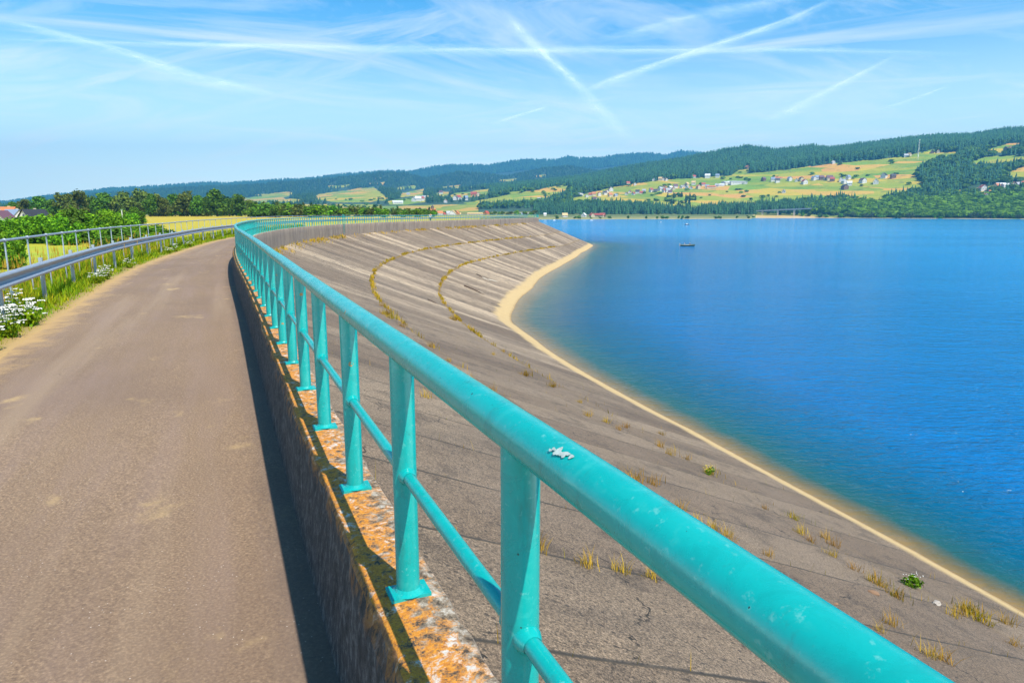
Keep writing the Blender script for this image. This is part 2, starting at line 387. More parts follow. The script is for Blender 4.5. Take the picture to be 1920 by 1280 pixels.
# ------------------------------------------------------------------ dam: path, slope, wall
ss = np.concatenate([np.arange(0, 60, .25), np.arange(60, LEN - .2, .6)])
def strip(name, mat, offs_fn, zfn, kind, third, smooth=True):
    Oc = offs_fn(ss)                                  # (n, m)
    n, m_ = Oc.shape; P = cpt(ss[:, None] + 0 * Oc, Oc); Z = zfn(ss[:, None], Oc)
    V = np.concatenate([P, Z[..., None]], 2).reshape(-1, 3)
    A = np.stack([np.broadcast_to(ss[:, None], Oc.shape), Oc, third(ss[:, None], Oc)], 2).reshape(-1, 3)
    return npmesh(name, V, gridf(n, m_)[:, ::-1], mat, {'so': A}, smooth, kind=kind)
pw = lambda s: pathw(s) + .25 * (fbm(s * .9, s * 0, 3, 4) - .45)
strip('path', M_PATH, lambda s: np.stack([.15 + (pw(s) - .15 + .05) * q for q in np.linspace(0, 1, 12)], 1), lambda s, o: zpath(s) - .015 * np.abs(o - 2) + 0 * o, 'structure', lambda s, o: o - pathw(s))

def b_verge(g):
    s, o, e = g.sep(g.attr('so')); P = g.pos(); n1 = g.noise(P, 1.4, 5); n2 = g.noise(P, 14, 4, .7)
    c = g.mix(n2, (.09, .13, .015), (.24, .22, .03)); c = g.mix(g.rng(n1, .4, .65), c, (.30, .22, .04))
    ed = g.m('ADD', e, g.m('MULTIPLY', g.m('SUBTRACT', n2, .5), .7))
    return {'Base Color': g.mix(g.rng(ed, .1, .5, 1., 0.), c, g.mix(n2, (.40, .24, .08), (.62, .42, .18))), 'Normal': g.bump(n2, .8, .05)}
M_VERGE = material('verge_soil', b_verge, Roughness=.95)
def vz(s, o):
    e = o - pathw(s); return zpath(s) - .03 + np.where(e < 2.2, .03 * np.clip(e, 0, .6) - .05 * np.clip(e - .6, 0, 9), -.03 - .5 * (e - 2.2)) + .05 * (fbm(s * 1.3, o * 1.3, 3) - .45) * np.clip(e * 3, 0, 1)
strip('verge', M_VERGE, lambda s: np.stack([pathw(s) - .22 + q for q in (0, .22, .4, .6, .8, 1.1, 1.5, 2., 2.5, 3.5, 6, 10, 14)], 1), vz, 'structure', lambda s, o: o - pathw(s))

tq = np.r_[np.linspace(0, 1, 26), 1.06, 1.12, 1.2, 1.35]
def slope_z(s, o): return ZFOOT * (1 + o / water_off(s)) + .03 * (fbm(s * .5, o * .5, 3, 9) - .45)
strip('embankment', M_SLOPE, lambda s: -np.stack([.04 + (water_off(s) - .04) * q for q in tq], 1), slope_z, 'structure', lambda s, o: water_off(s) + o)
# the attribute o must be "metres down the slope"
me = bpy.data.objects['embankment'].data; a = me.attributes['so']; buf = np.empty(len(me.vertices) * 3, np.float32); a.data.foreach_get('vector', buf); buf[1::3] *= -1; a.data.foreach_set('vector', buf)
me.flip_normals()

# parapet wall: profile lofted along the crest, ragged upper edges
wr = np.concatenate([np.arange(0, 26, .06), np.arange(26, 60, .25), np.arange(60, LEN - .2, .8)])
prof = [(-.15, ZFOOT - .3), (-.15, ZFOOT + .5), (-.15, ZTOP - .5), (-.149, ZTOP - .03), (-.135, ZTOP - .006), (-.10, ZTOP), (0, ZTOP + .002), (.06, ZTOP), (.12, ZTOP - .002), (.148, ZTOP - .008), (.163, ZTOP - .032), (.170, ZTOP - .10), (.19, ZTOP - .3), (.225, None), (.25, None)]
n_ = len(wr); OO = np.zeros((n_, len(prof))); ZZ = np.zeros_like(OO)
rag = fbm(wr * 3.1, wr * 0, 4, 2) - .45; rag2 = fbm(wr * 9, wr * 0 + 4, 3, 5) - .45
for j, (o_, z_) in enumerate(prof):
    OO[:, j] = o_; ZZ[:, j] = z_ if z_ is not None else zpath(wr) - (.0 if j == len(prof) - 2 else .12)
    if j in (8, 9, 10): OO[:, j] += (rag * .05 + rag2 * .025) * (.4, 1, 1.2)[j - 8]; ZZ[:, j] += (rag2 * .03) * (0, 1, 1)[j - 8]
    if j in (11, 12): OO[:, j] += (fbm(wr * 2.3, wr * 0 + j, 4, 8) - .45) * .05
    if j in (3, 4): OO[:, j] += rag2 * .03 + (fbm(wr * 2., wr * 0 + 8, 3, 3) - .45) * .02
ZZ[:, 12] = np.minimum(ZZ[:, 12], ZTOP - .2)
P = cpt(wr[:, None] + 0 * OO, OO); V = np.concatenate([P, ZZ[..., None]], 2).reshape(-1, 3)
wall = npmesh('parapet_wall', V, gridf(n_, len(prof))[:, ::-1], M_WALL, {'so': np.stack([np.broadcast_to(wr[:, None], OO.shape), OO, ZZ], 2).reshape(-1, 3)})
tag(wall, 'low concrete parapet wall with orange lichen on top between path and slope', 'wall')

# ------------------------------------------------------------------ teal railing
RH = ZTOP + 1.02; RR = .053; MH = ZTOP + .52
rail = thing('railing', 'long turquoise painted tube railing standing on the lichened wall', 'railing', (*cpt(S2), ZTOP))
inv = np.array(rail.location)
def rel(P): return np.asarray(P) - inv
sr = np.concatenate([np.arange(.2, 30, .25), np.arange(30, 292, .6)])
wob = .006 * (fbm(sr * .7, sr * 0, 2, 3) - .37)
top = np.column_stack([cpt(sr, wob), RH + .012 * (fbm(sr * .6, sr * 0, 2, 6) - .37)])
MB().tube(rel(top), RR, 20).build('top_rail', M_TEAL, rail, True)
MB().tube(rel(np.column_stack([cpt(sr), 0 * sr + MH])), .024, 12).build('mid_rail', M_TEAL, rail, True)
posts = [S2 - 1.19 - 1.2 * q for q in range(9, 0, -1)] + [S2 - 1.13] + list(S2 + np.array([0, 1.18, 2.39, 3.59, 4.74]))
while posts[-1] < 290: posts.append(posts[-1] + 1.2)
posts = [p for p in posts if p > .4]
pm = MB(); pm.tube([(0, 0, 0), (0, 0, .3), (0, 0, .6), (0, 0, RH - ZTOP - .02)], .0475, 20, False)
cz = MH - ZTOP
pm.tube([(-.075, 0, cz), (-.05, 0, cz), (.05, 0, cz), (.075, 0, cz)], [.025, .036, .036, .025], 12, False)     # weld round the mid rail
bm_ = MB()
def plate_mb():
    b = MB(); b.box((0, .0, .007), (.115, .165, .014))
    b.tube([(0, 0, .013), (0, 0, .02), (0, 0, .034)], [.068, .055, .047], 20, False); return b
post0 = pm.build('post', M_TEAL, rail, True); plate0 = plate_mb().build('base_plate', M_TEAL, post0)
order = sorted(posts, key=lambda s: np.hypot(*cpt(s)) if cpt(s)[1] > .5 else 900)
near = order[:100]; rest = sorted(order[100:])
for i, s in enumerate(near):
    if i == 0: o = post0
    else:
        o = post0.copy(); COL.objects.link(o); o.parent = rail; c = plate0.copy(); COL.objects.link(c); c.parent = o
    o.location = rel((*cpt(s), ZTOP)); o.rotation_euler = (0, 0, cang(s))
mb = MB()
for s in rest:
    p = cpt(s); q = rel((*p, ZTOP)); mb.tube([q, q + (0, 0, RH - ZTOP - .02)], .0475, 8, False)
    mb.box(q + (0, 0, .007), (.115, .165, .014), cang(s))
o = mb.build('post', M_TEAL, rail, True); o['kind'] = 'stuff'
# bird dropping on the top rail
def on_rail(x, y):
    best = None
    for s in np.arange(S2 - 3.5, S2 + 4, .01):
        q = np.array([*cpt(s), RH]); r = ray(x, y); r = r / np.linalg.norm(r); c_ = q - (0, 0, CAMZ); dd = np.linalg.norm(c_ - r * (c_ @ r))
        if best is None or dd < best[0]: best = (dd, s)
    return best[1]
M_DROP = flat('dropping_white', (.42, .50, .47), .8, 0, .45, 70)
sD = on_rail(1088, 868); V = []; Fc = []
for q in range(7):
    for (ds, a0, rs, ra) in [((q - 3) * .011 + (.004 if q % 2 else 0), .74 - .035 * q + .05 * math.sin(q * 1.7), .011 - .0016 * abs(q - 3), (.11, .07, .15, .09, .22, .06, .05)[q])]:
        b0 = len(V); kk = 10
        for t in range(kk):
            th = t * 2 * math.pi / kk; rr_ = 1 + .25 * math.sin(3 * th + q)
            s_ = sD + ds + rs * rr_ * math.cos(th); an = a0 + ra * rr_ * math.sin(th)
            p = cpt(s_, .006 * (float(fbm(np.array(s_ * .7), np.array(0.), 2, 3)) - .37)); n = np.array([np.interp(s_, CS, CN[:, 0]), np.interp(s_, CS, CN[:, 1])])
            V.append(rel((*(p + n * math.cos(an + .35) * (RR + .0022 + q * .0002)), RH + .012 * (float(fbm(np.array(s_ * .6), np.array(0.), 2, 6)) - .37) + math.sin(an + .35) * (RR + .0022 + q * .0002))))
        Fc.append(tuple(b0 + t for t in range(kk)))
d = MB().add(V, Fc).build('bird_dropping', M_DROP, rail); d['label'] = 'white bird dropping on the top rail'

# ------------------------------------------------------------------ steel guardrail and handrail on the dry side
goff = lambda s: pathw(s) + .72
hoff = lambda s: pathw(s) + 1.15
GZ = lambda s: zpath(s) + (2.2 - 1.13)                 # top of the beam
sg = np.arange(18, 286, .5)
guard = thing('guardrail', 'galvanised steel guardrail with a doubly ridged beam beside the grassy path edge', 'guardrail', (*cpt(26., goff(26.)), zpath(26.)))
gi = np.array(guard.location)
wp = [(.0, 0), (-.035, -.008), (-.085, -.03), (-.085, -.10), (-.03, -.14), (-.0, -.17), (-.0, -.22), (-.03, -.25), (-.085, -.29), (-.085, -.355), (-.035, -.38), (0, -.388)]
O_ = np.array([q[0] for q in wp]); Z_ = np.array([q[1] * .82 - .03 for q in wp])
P = cpt(sg[:, None] + 0 * O_[None], goff(sg)[:, None] + O_[None]); V = np.concatenate([P, (GZ(sg)[:, None] + Z_[None])[..., None]], 2).reshape(-1, 3) - gi
npmesh('beam', V, gridf(len(sg), len(wp)), M_BEAM, parent=guard)
b = MB(); b.box((0, -.09, -.85), (.10, .006, 1.9)); b.box((-.05, -.05, -.85), (.005, .075, 1.9)); b.box((.05, -.05, -.85), (.005, .075, 1.9)); b.box((0, -.03, -.20), (.12, .05, .09))
gp0 = None
for s in np.arange(20.9, 284, 3.8):
    if gp0 is None: o = gp0 = MB.build(b, 'post', M_STEEL, guard)
    else: o = gp0.copy(); COL.objects.link(o); o.parent = guard
    p = cpt(s, goff(s) + .10); o.location = (p[0] - gi[0], p[1] - gi[1], GZ(s) - gi[2] - .04); o.rotation_euler = (0, 0, cang(s))
hand = thing('handrail', 'thin galvanised steel handrail on slim posts behind the guardrail beam', 'handrail', (*cpt(26., hoff(26.)), zpath(26.)))
hi = np.array(hand.location)
HZ = lambda s: zpath(s) + (2.2 - .60)
MB().tube(np.column_stack([cpt(sg, hoff(sg)), HZ(sg)]) - hi, .032, 10).build('tube_rail', M_STEEL, hand, True)
b = MB(); b.tube([(0, 0, -2.3), (0, 0, -.02)], .018, 8, False); b.tube([(-.035, 0, 0), (.035, 0, 0)], .047, 10)
hp0 = None; hs = np.arange(18.4, 285, 2.1)
for s in hs[:100]:
    if hp0 is None: o = hp0 = b.build('post', M_STEEL, hand, True)
    else: o = hp0.copy(); COL.objects.link(o); o.parent = hand
    o.location = np.array([*cpt(s, hoff(s)), HZ(s)]) - hi; o.rotation_euler = (0, 0, cang(s))
mb = MB()
for s in hs[100:]:
    q = np.array([*cpt(s, hoff(s)), HZ(s)]) - hi; mb.tube([q - (0, 0, 2.3), q], .021, 6, False)
o = mb.build('post', M_STEEL, hand, True); o['kind'] = 'stuff'

# ------------------------------------------------------------------ terrain: plain, far shore, hills
def interp(x, tab): return np.interp(x, [t[0] for t in tab], [t[1] for t in tab])
T_SHORE = [(1000, 1380), (1200, 1480), (1400, 1600), (1410, 1950), (1500, 1950), (1700, 1850), (1920, 1780), (2300, 1700)]
T_A = [(-600, 3), (0, 3), (400, 4), (700, 5), (1000, 8), (1250, 10), (1500, 10), (1650, 14), (1800, 22), (1920, 30), (2500, 40)]
T_B = [(-600, 4), (0, 5), (400, 10), (600, 18), (800, 24), (900, 30), (1000, 44), (1090, 50), (1150, 50), (1212, 60), (1275, 66), (1360, 71), (1480, 84), (1545, 94), (1615, 100), (1715, 114), (1815, 118), (1920, 128), (2500, 140)]
T_N = [(-600, 8), (0, 5), (160, 12), (300, 16), (440, 20), (500, 25), (606, 36), (662, 43), (704, 47), (760, 41), (800, 42), (850, 46), (900, 50), (1000, 62), (1080, 70), (1140, 82), (1175, 89), (1240, 98), (1275, 104), (1310, 110), (1350, 118), (1385, 124), (1440, 117), (1505, 125), (1535, 120), (1602, 129), (1680, 138), (1730, 142), (1790, 149), (1850, 159), (1920, 163), (2500, 190)]
T_M = [(-600, 10), (0, 12), (160, 33), (300, 44), (400, 50), (500, 54), (640, 66), (722, 76), (770, 73), (800, 66), (865, 77), (900, 74), (950, 68), (1015, 82), (1060, 87), (1120, 77), (1160, 85), (1300, 80), (2500, 80)]
T_F = [(-600, 15), (30, 22), (100, 32), (160, 38), (225, 47), (300, 50), (400, 58), (437, 57), (494, 60), (546, 63), (569, 63), (606, 67), (640, 72), (677, 75), (732, 79), (772, 78), (830, 88), (890, 90), (915, 89), (940, 93), (982, 99), (1040, 99), (1062, 105), (1082, 102), (1120, 103), (1160, 108), (1200, 110), (1240, 107), (1265, 115), (1305, 111), (1400, 90), (2500, 60)]
T_N = [(a, b - (5 if a < 1000 else 9 + (6 if a > 1750 else 0))) for a, b in T_N]; T_F = [(a, b - 6) for a, b in T_F]; T_M = [(a, b - 5) for a, b in T_M]
R_A, R_B, R_N, R_M, R_F = 2100., 2750., 3650., 5600., 8800.
RADII = np.concatenate([np.geomspace(26, 300, 70), np.geomspace(306, 1900, 90), np.linspace(1912, 3700, 150), np.linspace(3730, 5700, 60), np.linspace(5750, 9000, 60), [9600, 10500, 12000]])
def plain_d(r): return np.interp(r, [0, 60, 90, 150, 250, 400, 700, 1300, 2000], [5.3, 5.2, 5., 4.1, 2.9, 2.0, 1.9, 2.4, 2.6])
def elev(x, r):
    """height of the land above the lake at picture column x (as a compass direction) and range r"""
    x = np.asarray(x, float); r = np.asarray(r, float)
    az = (x - 960) / F; cosf = 1 / np.sqrt(1 + az * az)        # metres ahead = r * cosf
    def zz(e, rr): return CAMZ + e / F * rr * cosf
    sh = interp(x, T_SHORE)
    zland = CAMZ - plain_d(r)
    lake = x > 1004
    zs = np.where(lake, np.where(r < sh, -4., np.clip(.05 + (r - sh) * .02, 0, 3.2)), zland)
    a = np.clip((r - 1950) / (R_A - 1950), 0, 1); z = zs * (1 - a) + zz(interp(x, T_A), R_A) * a
    for e0, r0, e1, r1, dip in ((T_A, R_A, T_B, R_B, 0), (T_B, R_B, T_N, R_N, 0), (T_N, R_N, T_M, R_M, .35), (T_M, R_M, T_F, R_F, .22)):
        t = np.clip((r - r0) / (r1 - r0), 0, 1); e_ = interp(x, e0) * (1 - t) + interp(x, e1) * t - dip * np.sin(math.pi * t) * interp(x, e0)
        z = np.where(r > r0, zz(e_, r), z)
    z = np.where(r > R_F, zz(interp(x, T_F), R_F) * np.clip(1 - (r - R_F) / 3300, -.1, 1), z)
    X, Y = r * az * cosf, r * cosf
    rough = np.clip((r - 1990) / 500, 0, 1)
    big = (fbm(X / 420, Y / 420, 4, 11) - .47)
    z = z + rough * big * np.interp(r, [2000, 2750, 3650, 4400, 5600, 6500, 8800, 9500], [4, 16, 6, 40, 22, 60, 14, 30])
    return z
def rowcol(x, r):
    az = (x - 960) / F; cf = 1 / np.sqrt(1 + az * az); return r * az * cf, r * cf
def pix_y(x, r, z):               # row (in the photograph) of a point of the land
    X, Y = rowcol(x, r); cp, sp = math.cos(PITCH), math.sin(PITCH); h = z - CAMZ
    return 640 - F * (Y * sp + h * cp) / (Y * cp - h * sp)

MEAD = [
 [(1060, 380), (1085, 366), (1150, 350), (1212, 340), (1275, 334), (1360, 330), (1480, 316), (1545, 306), (1615, 300), (1680, 292), (1720, 280), (1748, 290), (1720, 300), (1700, 313), (1688, 322), (1698, 335), (1716, 345), (1706, 358), (1680, 366), (1645, 372), (1642, 386), (1600, 381), (1560, 374), (1500, 380), (1440, 383), (1400, 388), (1340, 389), (1300, 395), (1250, 393), (1200, 388), (1140, 384)],
 [(870, 380), (920, 372), (1000, 357), (1092, 343), (1062, 355), (1040, 366), (1000, 377), (960, 385), (900, 387)],
 [(590, 373), (606, 364), (662, 356), (706, 351), (722, 362), (738, 373), (700, 379), (640, 379)],
 [(500, 378), (560, 372), (600, 376), (560, 381)], [(470, 379), (540, 370), (545, 374), (500, 383)],
 [(440, 374), (520, 366), (560, 364), (540, 371), (470, 380)], [(620, 349), (668, 346), (660, 351), (626, 353)], [(742, 352), (782, 348), (790, 353), (750, 358)], [(880, 350), (930, 346), (925, 352), (885, 356)], [(560, 384), (640, 382), (720, 384), (700, 390), (600, 391)],
 [(250, 384), (330, 378), (360, 380), (300, 387)], [(480, 366), (545, 360), (575, 362), (520, 369)], [(690, 345), (730, 341), (725, 347)], [(830, 350), (870, 346), (862, 353), (835, 355)], [(1020, 352), (1060, 346), (1045, 353)], [(930, 338), (968, 334), (960, 341)],
 [(758, 362), (800, 354), (796, 366), (752, 371)], [(725, 376), (790, 370), (812, 376), (770, 384), (735, 384)], [(845, 364), (920, 355), (917, 365), (850, 374)], [(945, 361), (982, 356), (966, 365)],
 [(800, 366), (830, 360), (850, 360), (835, 368)],
 [(1560, 330), (1600, 302), (1720, 288), (1725, 294), (1695, 316), (1700, 345), (1690, 362), (1640, 372)],
 [(1795, 304), (1820, 293), (1905, 292), (1900, 301), (1870, 305), (1800, 309)], [(1810, 284), (1860, 269), (1878, 272), (1850, 286)], [(1855, 270), (1880, 267), (1876, 277)],
 [(1778, 357), (1840, 348), (1900, 338), (1925, 334), (1925, 346), (1860, 352), (1810, 363), (1783, 364)], [(1845, 331), (1895, 312), (1925, 312), (1925, 325), (1890, 333)], [(1730, 287), (1770, 284), (1765, 292), (1725, 297)],
 [(995, 331), (1024, 327), (1022, 333)], [(1372, 318), (1398, 315), (1380, 330), (1360, 332)], [(705, 335), (722, 332), (722, 337)], [(1364, 284), (1376, 287), (1372, 290)]]
def inpoly(px, py, poly):
    px = np.asarray(px, float); py = np.asarray(py, float); ins = np.zeros(px.shape, bool); q = len(poly)
    for i in range(q):
        x1, y1 = poly[i]; x2, y2 = poly[(i + 1) % q]
        if y1 == y2: continue
        ins ^= ((y1 > py) != (y2 > py)) & (px < (x2 - x1) * (py - y1) / (y2 - y1) + x1)
    return ins
def meadow(x, y):
    x = np.asarray(x, float); y = np.asarray(y, float)
    wx = x + 9 * (fbm(x / 14, y / 5, 3, 21) - .45); wy = y + 4 * (fbm(x / 17, y / 6, 3, 31) - .45)
    r = np.zeros(x.shape, bool)
    for p in MEAD: r |= inpoly(wx, wy, p)
    return r

cols = np.concatenate([np.arange(-700, -20, 40), np.arange(-20, 1960, 2.5), np.arange(1960, 2700, 40)])
XX, RRD = np.meshgrid(cols, RADII); Zt = elev(XX, RRD); PX, PY = rowcol(XX, RRD)
# the dam and the lake bed cut into the plain
nearm = RRD < 420
s_, o_ = so_of(np.stack([PX[nearm], PY[nearm]], 1))
bound = np.clip((o_ - 9.5) / 4, 0, 1); lim = np.where((s_ > 300), 1, bound)
Zt[nearm] = np.where(lim < 1, np.minimum(Zt[nearm], -4 * (1 - lim) + Zt[nearm] * lim), Zt[nearm])
Zt[nearm & (XX < 1004)] += ((fbm(PX / 9, PY / 9, 3, 3) - .45) * .35)[nearm & (XX < 1004)]
pyx = pix_y(XX, RRD, Zt)
md = meadow(XX, pyx) & (RRD > 1990)
md = np.where(RRD <= 2010, 1., md.astype(float))
so_far = (RRD > 2000) & (RRD < 2400) & (XX < 900); md[so_far] = .6
nr, nc = Zt.shape
Vt = np.stack([PX, PY, Zt], 2).reshape(-1, 3)
sh = interp(XX, T_SHORE); beach = np.where(XX > 1000, RRD - sh, 999.)
ATT = np.stack([md, np.clip(beach, -50, 999), RRD], 2).reshape(-1, 3)
Ft = gridf(nr, nc)[:, ::-1]
rface = RRD.reshape(-1)[Ft].max(1)

def b_ground(g):
    md, beach, r = g.sep(g.attr('land')); P = g.pos()
    n1 = g.noise(P, .018, 5, .6); n2 = g.noise(P, .12, 5, .65); n3 = g.noise(P, 1.3, 4, .7); nb = g.noise(g.vm('MULTIPLY', P, (.006, .05, .1)), 1., 4, .6)
    c = g.mix(g.rng(n2, .35, .65), (.22, .36, .008), (.40, .44, .012))
    gold = g.mix(n3, (.44, .31, .010), (.62, .43, .020))
    far = g.rng(r, 55., 130., .12, .62)
    c = g.mix(g.m('MULTIPLY', g.rng(g.m('ADD', n1, g.m('MULTIPLY', g.m('SUBTRACT', n2, .5), .5)), .36, .56), far), c, gold)
    c = g.mix(g.rng(r, 150., 300., 0., .7), c, gold)
    c = g.mix(g.rng(r, 500., 900., 0., .75), c, (.12, .15, .03))
    # far shore: sand, dry grass and green bands
    bn = g.m('ADD', beach, g.m('MULTIPLY', g.m('SUBTRACT', g.noise(P, .02, 4), .5), 60.))
    sh = g.ramp(g.rng(bn, 0., 260.), [(.0, (.62, .47, .25)), (.10, (.55, .38, .12)), (.16, (.18, .24, .03)), (.45, (.24, .25, .05)), (.62, (.50, .40, .22)), (.75, (.30, .27, .07)), (1., (.14, .18, .04))])
    c = g.mix(g.m('LESS_THAN', beach, 900.), c, sh)
    return {'Base Color': c, 'Normal': g.bump(n3, .6, .15)}
M_GROUND = material('grassland', b_ground, Roughness=.95)

def b_hill(g):
    md, beach, r = g.sep(g.attr('land')); P = g.pos()
    # field strips running along the slope
    q = g.vm('MULTIPLY', P, (.0045, .0012, .034)); fs = g.vor(q, 2.2, 'F1', 'Color'); fx, fy, fz = g.sep(fs)
    nz = g.noise(g.vm('MULTIPLY', P, (.004, .004, .05)), 2., 5, .65); n2 = g.noise(P, .03, 5, .7)
    f = g.ramp(fx, [(0., (.16, .30, .010)), (.2, (.29, .36, .012)), (.38, (.58, .42, .022)), (.52, (.19, .34, .014)), (.66, (.66, .38, .05)), (.80, (.36, .38, .014)), (.92, (.68, .33, .065))], 'CONSTANT')
    f = g.mix(g.rng(nz, .42, .66, 0, .5), f, (.52, .42, .03)); f = g.mix(g.rng(n2, .56, .68, 0, .7), f, (.10, .16, .03))
    w = g.mix(n2, (.020, .060, .030), (.050, .120, .040))
    return {'Base Color': g.mix(g.rng(md, .35, .65), w, f), 'Normal': g.bump(n2, .7, 8.)}
M_HILL = material('hillside', b_hill, Roughness=.95)
npmesh('ground', *(lambda f: (Vt, f))(Ft[rface <= 2020]), M_GROUND, {'land': ATT}, True, kind='structure')
npmesh('hills', *(lambda f: (Vt, f))(Ft[rface > 2020]), M_HILL, {'land': ATT}, True, kind='structure')
for nm in ('ground', 'hills'):     # drop the unused vertices of each half
    import bmesh
    o = bpy.data.objects[nm]; b_ = bmesh.new(); b_.from_mesh(o.data)
    bmesh.ops.delete(b_, geom=[v for v in b_.verts if not v.link_faces], context='VERTS'); b_.to_mesh(o.data); b_.free()
    o['label'] = {'ground': 'grassy plain and sandy far shore', 'hills': 'wooded hills with meadow strips'}[nm]

def land_hit(x, y, lo=1300., hi=8000.):
    """where the line of sight through pixel (x, y) first meets the land beyond range lo"""
    r = np.arange(lo, hi, 6.); p = pix_y(np.full_like(r, x), r, elev(np.full_like(r, x), r)); i = np.nonzero(p <= y)[0]
    r0 = r[i[0]] if len(i) else hi
    X, Y = rowcol(x, r0); return np.array([X, Y, float(elev(x, r0))]), r0

# ------------------------------------------------------------------ lake
wr_ = np.concatenate([np.geomspace(5, 300, 170), np.geomspace(306, 2600, 60)]); wc = np.concatenate([np.arange(300, 2000, 12), np.arange(2000, 5200, 160)])
WX, WR = np.meshgrid(wc, wr_); wx, wy = rowcol(WX, WR)
s_, o_ = so_of(np.stack([wx.ravel(), wy.ravel()], 1)); dist = -o_ - water_off(s_)
keep = (dist > -9) | (np.hypot(wx.ravel(), wy.ravel()) > 330)
Fw = gridf(*WX.shape)[:, ::-1]; Fw = Fw[keep[Fw].all(1)]
def b_lake(g):
    e = g.attr('shore', 'Fac'); P = g.pos()
    nz = g.noise(P, .25, 4); ee = g.m('ADD', e, g.m('MULTIPLY', g.m('SUBTRACT', nz, .5), 1.2))
    sl = g.rng(g.sep(P)[1], 20., 110., 8.5, 22.)
    body = g.ramp(g.m('DIVIDE', ee, sl, None, True), [(0., (.30, .19, .07)), (.06, (.17, .13, .055)), (.15, (.018, .105, .105)), (.36, (.0, .105, .19)), (.7, (.0, .13, .31)), (1., (.0, .155, .42))])
    body = g.mix(g.rng(e, 12., 110.), body, (.0, .27, .66))
    ln = g.noise(g.vm('MULTIPLY', P, (.0010, .016, 1.)), 1., 4, .55)
    body = g.mix(g.m('MULTIPLY', g.rng(ln, .35, .7), g.rng(e, 60., 200.)), body, (.03, .38, .85))
    ptc = g.noise(g.vm('MULTIPLY', P, (.03, .075, 1.)), 1., 5, .65, .6); body = g.mix(g.rng(ptc, .35, .65, .38, 0.), body, g.mix(1., body, (.55, .72, .80), 'MULTIPLY'))
    # wind ripples: two crossing wave trains broken by noise
    Pw = g.vm('ADD', P, g.vm('SCALE', g.noise(P, .35, 2, .5, 0., True), None))
    w1 = g.noise(g.vm('MULTIPLY', P, (1.1, 2.5, 1.)), 1.0, 3, .6, .6); w2 = g.noise(g.vm('MULTIPLY', P, (.25, .55, 1.)), 1., 4, .6, .4); w3 = g.noise(P, 5.5, 2, .5)
    h = g.m('ADD', g.m('ADD', g.m('MULTIPLY', w1, .55), g.m('MULTIPLY', w2, .9)), g.m('MULTIPLY', w3, .10))
    calm = g.noise(g.vm('MULTIPLY', P, (.0012, .02, 1.)), 1., 3, .5)
    near = g.rng(e, .5, 9., .25, 1.)
    amp = g.m('MULTIPLY', near, g.rng(calm, .3, .6, .55, 1.))
    return {'Base Color': body, 'Normal': g.bump(g.m('MULTIPLY', h, amp), 1.0, .55)}
M_LAKE = material('lake_water', b_lake, Roughness=.10, IOR=1.33)
M_LAKE.node_tree.nodes['Principled BSDF'].inputs['Specular IOR Level'].default_value = .24
npmesh('lake', np.stack([wx, wy, 0 * wx], 2).reshape(-1, 3), Fw, M_LAKE, {'shore': dist}, True, kind='structure')['label'] = 'blue rippled reservoir lake'


# ------------------------------------------------------------------ foliage
def b_leaf(lo, hi, dry=None):
    def b(g):
        t = g.attr('tint', 'Fac'); rnd = g.node('ShaderNodeObjectInfo').outputs['Random']
        c = g.mix(t, lo, hi)
        if dry: c = g.mix(g.m('MULTIPLY', g.rng(t, .8, 1.), .8), c, dry)
        hs = g.node('ShaderNodeHueSaturation', {'Color': c, 'Hue': g.rng(rnd, 0, 1, .485, .515), 'Value': g.rng(rnd, 0, 1, .75, 1.2)})
        return {'Base Color': hs.outputs[0]}
    return b
def leafmat(name, lo, hi, dry=None, trans=.3):
    m = material(name, b_leaf(lo, hi, dry), Roughness=.75); nt = m.node_tree; p = nt.nodes['Principled BSDF']
    p.inputs['Specular IOR Level'].default_value = .15
    tr = nt.nodes.new('ShaderNodeBsdfTranslucent'); nt.links.new(p.inputs['Base Color'].links[0].from_socket, tr.inputs[0])
    mx = nt.nodes.new('ShaderNodeMixShader'); mx.inputs[0].default_value = trans
    nt.links.new(p.outputs[0], mx.inputs[1]); nt.links.new(tr.outputs[0], mx.inputs[2])
    nt.links.new(mx.outputs[0], nt.nodes['Material Output'].inputs[0]); return m
M_BROAD = leafmat('broad_leaves', (.035, .11, .012), (.17, .34, .02))
M_OLIVE = leafmat('olive_leaves', (.06, .11, .02), (.24, .29, .04))
M_BUSH = leafmat('bush_leaves', (.045, .17, .006), (.28, .55, .014))
M_CONI = leafmat('conifer_needles', (.013, .060, .032), (.060, .170, .050), None, .1)
M_SILV = leafmat('willow_leaves', (.05, .11, .05), (.16, .25, .10))
M_BARK = flat('bark', (.13, .10, .075), .9)
M_GRASS = leafmat('verge_grass', (.17, .34, .006), (.60, .54, .010), (.70, .42, .025), .4)
M_DRY = leafmat('dry_grass', (.42, .23, .015), (.66, .40, .05), None, .3)
M_MIXT = leafmat('tuft_grass', (.20, .22, .012), (.62, .34, .025), None, .3)

